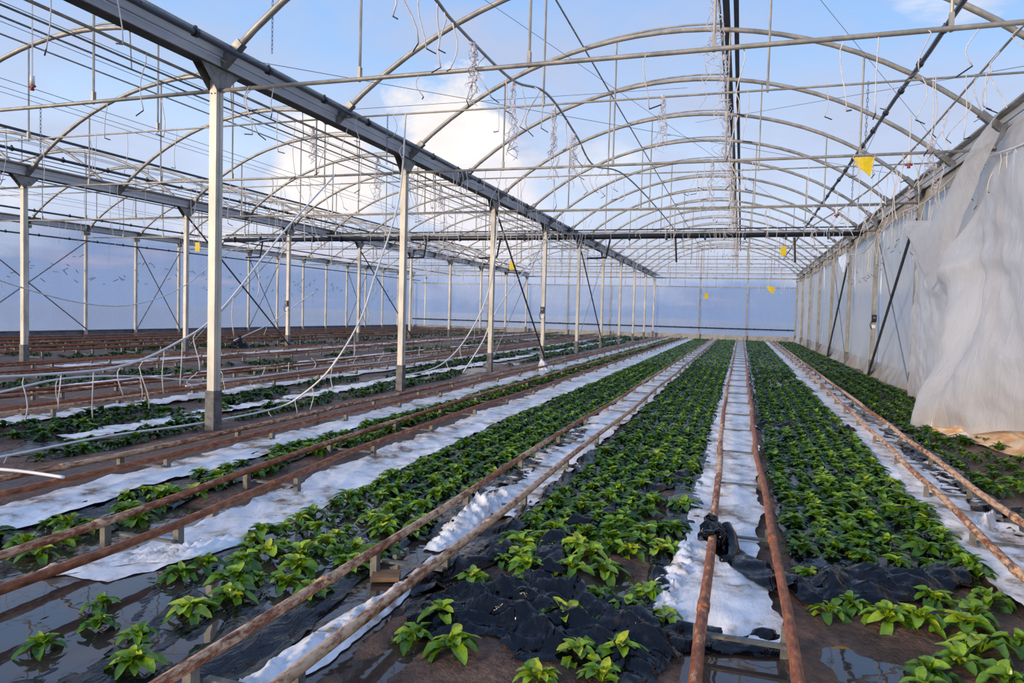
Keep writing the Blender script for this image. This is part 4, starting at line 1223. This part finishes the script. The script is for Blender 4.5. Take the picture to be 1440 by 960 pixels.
# thin guy wires crossing the nearest span
for i, (a, c) in enumerate((((-5.9, 9.6, 4.6), (-1.2, 14.5, 6.1)), ((-5.8, 7.1, 4.5), (3.2, 17.0, 4.7)), ((3.4, 9.6, 4.6), (-1.2, 17.1, 6.1)), ((-3.9, 7.0, 5.7), (1.0, 19.6, 4.5)), ((3.4, 14.6, 4.6), (0.5, 9.6, 5.9)))):
    b = MB(); b.tube([a, c], 0.004, 4)
    tag(obj('guy_wire', b, WIRE), f'{ORD[i]} thin slack guy wire crossing under the arches of the nearest span', 'wire', 'guy wires of the nearest span')


# ------------------------------------------------------------------ spinach
def leaf_template(ts, ws, curl, across):
    V = []; F = []
    m = len(across)
    for t, wd in zip(ts, ws):
        for a in across:
            z = curl * 4 * t * (1 - t) * 0.16 + (abs(a) ** 1.5) * wd * 0.55 - 0.42 * max(0, t - 0.55) ** 1.3 * (1 + curl)
            V.append((a * wd, t, z))
    for i in range(len(ts) - 1):
        for j in range(m - 1):
            q = i * m + j
            F.append((q, q + 1, q + m + 1, q + m))
    return np.array(V), np.array(F)


LOD = [leaf_template([0, .24, .36, .50, .65, .80, .92, .985], [.025, .03, .09, .165, .205, .20, .135, .03], 1.0, (-1, -.5, 0, .5, 1)),
       leaf_template([0, .32, .64, 1], [.035, .09, .23, .04], 1.0, (-1, 0, 1)),
       leaf_template([0, .5, 1], [.06, .25, .10], 1.0, (-1, 1))]

# beds: x0, x1, y0, y1, rows, keep probability (function of x, y), size, tint shift
def p_cr(x, y): return np.where((y > 17) & (y < 21), 0.5, np.where((y > 21) & (y < 34), 0.8, 0.97))
def p_lc(x, y): return np.where(y < np.where(x < -1.0, 3.95, 4.4), 0.0, np.where((x > -0.62) & (y < 7.2), 0.62, 0.95))
def p_l2(x, y): return np.interp(y, [2, 3.0, 3.9, 4.8, 5.8, 60], [0.0, 0.10, 0.5, 0.85, 0.95, 0.96])
def p_al(x, y): return np.interp(y, [2.5, 4, 5.5, 8, 60], [0.2, 0.4, 0.7, 0.95, 0.97])
def p_rw(x, y): return np.interp(y, [4, 7, 10, 14, 60], [0.3, 0.42, 0.75, 0.9, 0.95]) * np.where((x > 3.0) & (y < 12), 0.3, 1)
def p_d1(x, y): return 0.75 * (vnoise(x * 1.5, y * 0.7, 88) > 0.36) * np.where(np.abs(x + 7.15) < 0.28, 0.15, 1)
def p_sp(x, y): return 0.42 * (vnoise(x * 1.2, y * 0.5, 98) > 0.45)


beds = [('between the upright track and the track nearest the right wall', 0.42, 1.40, 4.9, 51, 6, p_cr, 0.112, 0.0),
        ('left of the upright track', -1.36, -0.42, 3.9, 51, 6, p_lc, 0.110, 0.04),
        ('over the flooded film in the left foreground', -2.98, -2.12, 2.2, 51, 5, p_l2, 0.108, 0.05),
        ('on the narrow bed beside the pale-railed track', -4.52, -4.12, 2.6, 51, 3, p_al, 0.11, 0.05),
        ('along the foot of the milky right wall', 2.28, 3.3, 4.5, 51, 5, p_rw, 0.12, -0.06),
        ('just beyond the nearest post row', -8.15, -6.35, 5.0, 51, 8, p_d1, 0.12, -0.1),
        ('in the middle span between rusty tracks', -12.5, -10.5, 9, 51, 8, p_sp, 0.12, -0.12),
        ('in the far left span', -23.6, -16.2, 14, 51, 22, p_sp, 0.12, -0.12)]
plants = []
for bi, (nm, x0, x1, y0, y1, nr, pf, size, ts) in enumerate(beds):
    xr_ = np.linspace(x0, x1, nr)
    st = 0.165
    ny = int((y1 - y0) / st)
    XX, YY = np.meshgrid(xr_, y0 + np.arange(ny) * st)
    XX = XX + rng.uniform(-0.035, 0.035, XX.shape); YY = YY + rng.uniform(-0.05, 0.05, YY.shape)
    k = rng.random(XX.shape) < pf(XX, YY)
    CC = np.tile(np.arange(nr), (ny, 1)); seen = [0] * nr
    for x, y, c in zip(XX[k], YY[k], CC[k]):
        seen[c] += 1
        plants.append((x, y, bi, size * rng.uniform(0.7, 1.25), ts, c, seen[c]))
loose = [(1.11, 4.03, .2), (1.12, 3.77, .2), (1.37, 4.51, .17), (0.49, 3.97, .15), (0.76, 3.95, .17), (0.91, 4.0, .17), (1.2, 4.2, .18), (1.0, 3.62, .16), (0.85, 3.5, .16), (0.62, 4.1, .14), (1.3, 3.9, .16),
         (1.06, 4.35, .15), (0.42, 4.5, .13), (0.8, 3.35, .16), (1.15, 3.5, .16)]
for j, (x, y, s) in enumerate(sorted(loose, key=lambda a: a[1])): plants.append((x, y, 0, s * 0.78, 0.12, -1, j + 1))
loose = [(-1.18, 2.9, .16), (-1.40, 2.98, .15), (-1.36, 3.2, .16), (-1.38, 3.66, .17), (-1.15, 3.98, .17), (-0.52, 3.66, .17), (-0.42, 3.85, .16), (-0.55, 3.42, .18), (-0.78, 3.37, .19), (-0.64, 3.05, .17), (-0.46, 3.14, .17),
         (-0.5, 5.0, .15), (-0.82, 4.9, .16), (-0.85, 4.35, .17), (-0.62, 4.5, .16), (-0.72, 4.15, .18), (-0.95, 4.45, .16), (-1.25, 4.15, .16), (-1.3, 4.35, .17), (-1.2, 4.55, .16), (-0.55, 4.75, .14), (-0.68, 3.75, .17), (-0.5, 2.9, .15), (-0.75, 2.8, .14), (-0.3, 3.6, .12),
         (-1.08, 3.72, .15), (-0.9, 4.05, .16)]
for j, (x, y, s) in enumerate(sorted(loose, key=lambda a: a[1])): plants.append((x, y, 1, s * 0.8, 0.14, -1, j + 1))
loose = [(-2.91, 2.31, .13), (-3.05, 2.74, .12), (-2.41, 2.34, .15), (-2.58, 2.84, .17), (-2.63, 3.23, .19), (-2.44, 3.54, .19), (-2.15, 3.26, .14), (-2.98, 3.2, .15), (-2.74, 3.68, .19), (-2.86, 2.55, .13), (-2.5, 3.05, .17), (-2.35, 3.3, .15),
         (-2.8, 3.5, .16), (-2.55, 3.75, .17), (-2.3, 3.95, .17), (-2.2, 3.7, .15), (-2.62, 2.55, .11)]
for j, (x, y, s) in enumerate(sorted(loose, key=lambda a: a[1])): plants.append((x, y, 2, s * 0.76, 0.10, -1, j + 1))
loose = [(-4.05, 2.75, .14), (-4.2, 3.21, .17), (-3.98, 3.14, .15), (-4.35, 3.62, .16), (-4.18, 3.98, .18), (-4.0, 3.9, .15), (-4.3, 4.4, .17)]
for j, (x, y, s) in enumerate(sorted(loose, key=lambda a: a[1])): plants.append((x, y, 3, s * 0.8, 0.08, -1, j + 1))
plants = np.array(plants)
zz = np.maximum(Z0(plants[:, 0], plants[:, 1]), 0.0)
# distance and visibility from the camera position, to choose the nearest plants to be single objects
rel = np.stack([plants[:, 0], plants[:, 1], zz - 1.571], -1)
cx_, cy_, cz_ = rel @ np.array(R_), rel @ np.array(U_), rel @ np.array(F_)
vis = (cz_ > 1) & (np.abs(cx_ / cz_) < 0.74) & (np.abs(cy_ / cz_) < 0.50)
order = np.argsort(np.where(vis, cz_ / (plants[:, 3] / 0.13), 1e6))
single = order[:290]
detail = set(order[:110].tolist())
is_single = np.zeros(len(plants), bool); is_single[single] = True


def leaf_xf(n, size, droop=0.0):
    """azimuth, tilt, scale for n leaves of one plant"""
    az = np.arange(n) * 2.399963 + rng.uniform(0, 6.28) + rng.uniform(-0.4, 0.4, n)
    q = np.linspace(0, 1, n)
    el_ = np.radians(6 + 74 * q ** 1.0 + rng.uniform(-14, 14, n)) - droop
    sc = size * (1.12 - 0.44 * q + rng.uniform(-0.15, 0.15, n))
    return az, el_, sc


# shared leaf meshes with different tints
leaf_meshes = []
for i in range(14):
    V, Fq = LOD[0]
    V = V.copy()
    V[:, 2] += (i % 3 - 1) * 0.20 * V[:, 1] ** 2 + 0.05 * np.sin(V[:, 1] * 15 + i * 1.7 + 2.5 * np.sign(V[:, 0])) * np.abs(V[:, 0]) * 6
    V[:, 0] += (i % 5 - 2) * 0.06 * V[:, 1] ** 2
    V[:, 0] *= 0.9 + 0.25 * (i % 4) / 3
    m = fast_mesh('leaf', V, Fq)
    m.materials.append(LEAF)
    a = m.attributes.new('tint', 'FLOAT', 'POINT')
    a.data.foreach_set('value', np.full(len(V), 0.12 + 0.84 * (i / 13) ** 1.15, dtype=np.float32))
    leaf_meshes.append(m)

where = [b_[0] for b_ in beds]


def plant_label(i):
    bi, c, j = int(plants[i, 2]), int(plants[i, 5]), int(plants[i, 6])
    o = nth(j)
    if c < 0:
        return (f'loose wilting spinach plant on bare mud right of the upright track, {o} from the front',
                f'yellowing spinach plant in mud by the big black film heap, {o} from the front',
                f'spinach plant standing apart on flooded film, left foreground, {o} from the front',
                f'spinach plant in water beside the pale-railed track, {o} from the front')[bi], f'spinach plants standing loose {where[bi]}'
    short = ('right of the upright track', 'left of the upright track', 'on the flooded left foreground bed', 'by the pale-railed track',
             'along the right wall', 'beyond the nearest post row', 'in the middle span', 'in the far left span')[bi]
    return f'spinach plant, {o} from the front in the {nth(c + 1)} row, {short}', f'spinach plants in rows {where[bi]}'


for i in order[:290]:
    x, y, bi, size, ts = plants[i][:5]
    z = float(zz[i]) + 0.004
    lab, grp = plant_label(i)
    droop = 0.25 if (int(bi) in (0, 1) and y < 4.7) else 0.0
    n = int(rng.integers(16, 23))
    az, el_, sc = leaf_xf(n, size, droop)
    bias = ts + rng.uniform(-0.1, 0.14) + (0.10 if y < 4.7 else 0)
    if i in detail:
        t = thing('spinach_plant', lab, 'plant', (x, y, z), grp)
        for k in range(n):
            mi = int(np.clip((0.30 + 0.45 * k / n + bias + rng.uniform(-0.2, 0.2)) * 13, 0, 13))
            o = bpy.data.objects.new('leaf', leaf_meshes[mi])
            C.objects.link(o)
            o.parent = t
            o.location = (0, 0, 0.004)
            o.rotation_euler = (float(el_[k]), float(rng.uniform(-0.3, 0.3)), float(az[k]))
            s = float(sc[k]); o.scale = (s, s, s)
    else:
        V, Fq = LOD[0]
        allV = []; tint = []
        for k in range(n):
            ce, se, ca, sa = math.cos(el_[k]), math.sin(el_[k]), math.cos(az[k]), math.sin(az[k])
            p = V * sc[k]
            p = np.stack([p[:, 0], p[:, 1] * ce - p[:, 2] * se, p[:, 1] * se + p[:, 2] * ce], -1)
            p = np.stack([p[:, 0] * ca - p[:, 1] * sa, p[:, 0] * sa + p[:, 1] * ca, p[:, 2]], -1)
            allV.append(p); tint.append(np.full(len(p), np.clip(0.30 + 0.45 * k / n + bias + rng.uniform(-0.2, 0.2), 0.02, 1)))
        FF = np.concatenate([Fq + q * len(V) for q in range(n)])
        m = fast_mesh('spinach_plant', np.concatenate(allV), FF)
        m.materials.append(LEAF)
        a = m.attributes.new('tint', 'FLOAT', 'POINT'); a.data.foreach_set('value', np.concatenate(tint).astype(np.float32))
        o = bpy.data.objects.new('spinach_plant', m)
        C.objects.link(o); o.location = (x, y, z)
        tag(o, lab, 'plant', grp)

# the rest of the crop, bed by bed, as mass
for bi in range(len(beds)):
    Vs = []; Fs = []; Ts = []; off = 0
    for lod, (ya, yb, nl) in enumerate(((0, 9, 19), (9, 22, 14), (22, 99, 10))):
        sel = np.where((plants[:, 2] == bi) & ~is_single & (plants[:, 1] >= ya) & (plants[:, 1] < yb))[0]
        if not len(sel): continue
        V, Fq = LOD[lod]
        n = len(sel)
        q = np.tile(np.linspace(0, 1, nl), (n, 1))
        az = np.arange(nl)[None] * 2.4 + rng.uniform(0, 6.28, (n, 1)) + rng.uniform(-.4, .4, (n, nl))
        el_ = np.radians(6 + 74 * q ** 1.0 + rng.uniform(-14, 14, (n, nl)))
        sc = plants[sel, 3][:, None] * (1.2 - 0.45 * q + rng.uniform(-.15, .15, (n, nl))) * (1.0 if lod < 2 else 1.15)
        tn = np.clip(0.21 + 0.42 * q + plants[sel, 4][:, None] + rng.uniform(-.12, .12, (n, 1)) + rng.uniform(-.16, .16, (n, nl)), 0.02, 0.97)
        P_ = V[None, None] * sc[..., None, None]
        ce, se, ca, sa = [f(a)[..., None] for f, a in ((np.cos, el_), (np.sin, el_), (np.cos, az), (np.sin, az))]
        py = P_[..., 1] * ce - P_[..., 2] * se; pz = P_[..., 1] * se + P_[..., 2] * ce
        X = P_[..., 0] * ca - py * sa + plants[sel, 0][:, None, None]
        Y = P_[..., 0] * sa + py * ca + plants[sel, 1][:, None, None]
        Z = pz + zz[sel][:, None, None]
        Vv = np.stack([X, Y, Z], -1).reshape(-1, 3)
        cnt = n * nl
        Ff = (Fq[None] + (np.arange(cnt) * len(V))[:, None, None]).reshape(-1, 4) + off
        Vs.append(Vv); Fs.append(Ff); Ts.append(np.repeat(tn.reshape(-1), len(V)))
        off += len(Vv)
    if not Vs: continue
    m = fast_mesh('spinach_crop', np.concatenate(Vs), np.concatenate(Fs))
    m.materials.append(LEAF)
    a = m.attributes.new('tint', 'FLOAT', 'POINT'); a.data.foreach_set('value', np.concatenate(Ts).astype(np.float32))
    o = bpy.data.objects.new('spinach_crop', m)
    C.objects.link(o)
    tag(o, f'dense spinach crop {where[bi]}', 'crop', None, 'stuff')
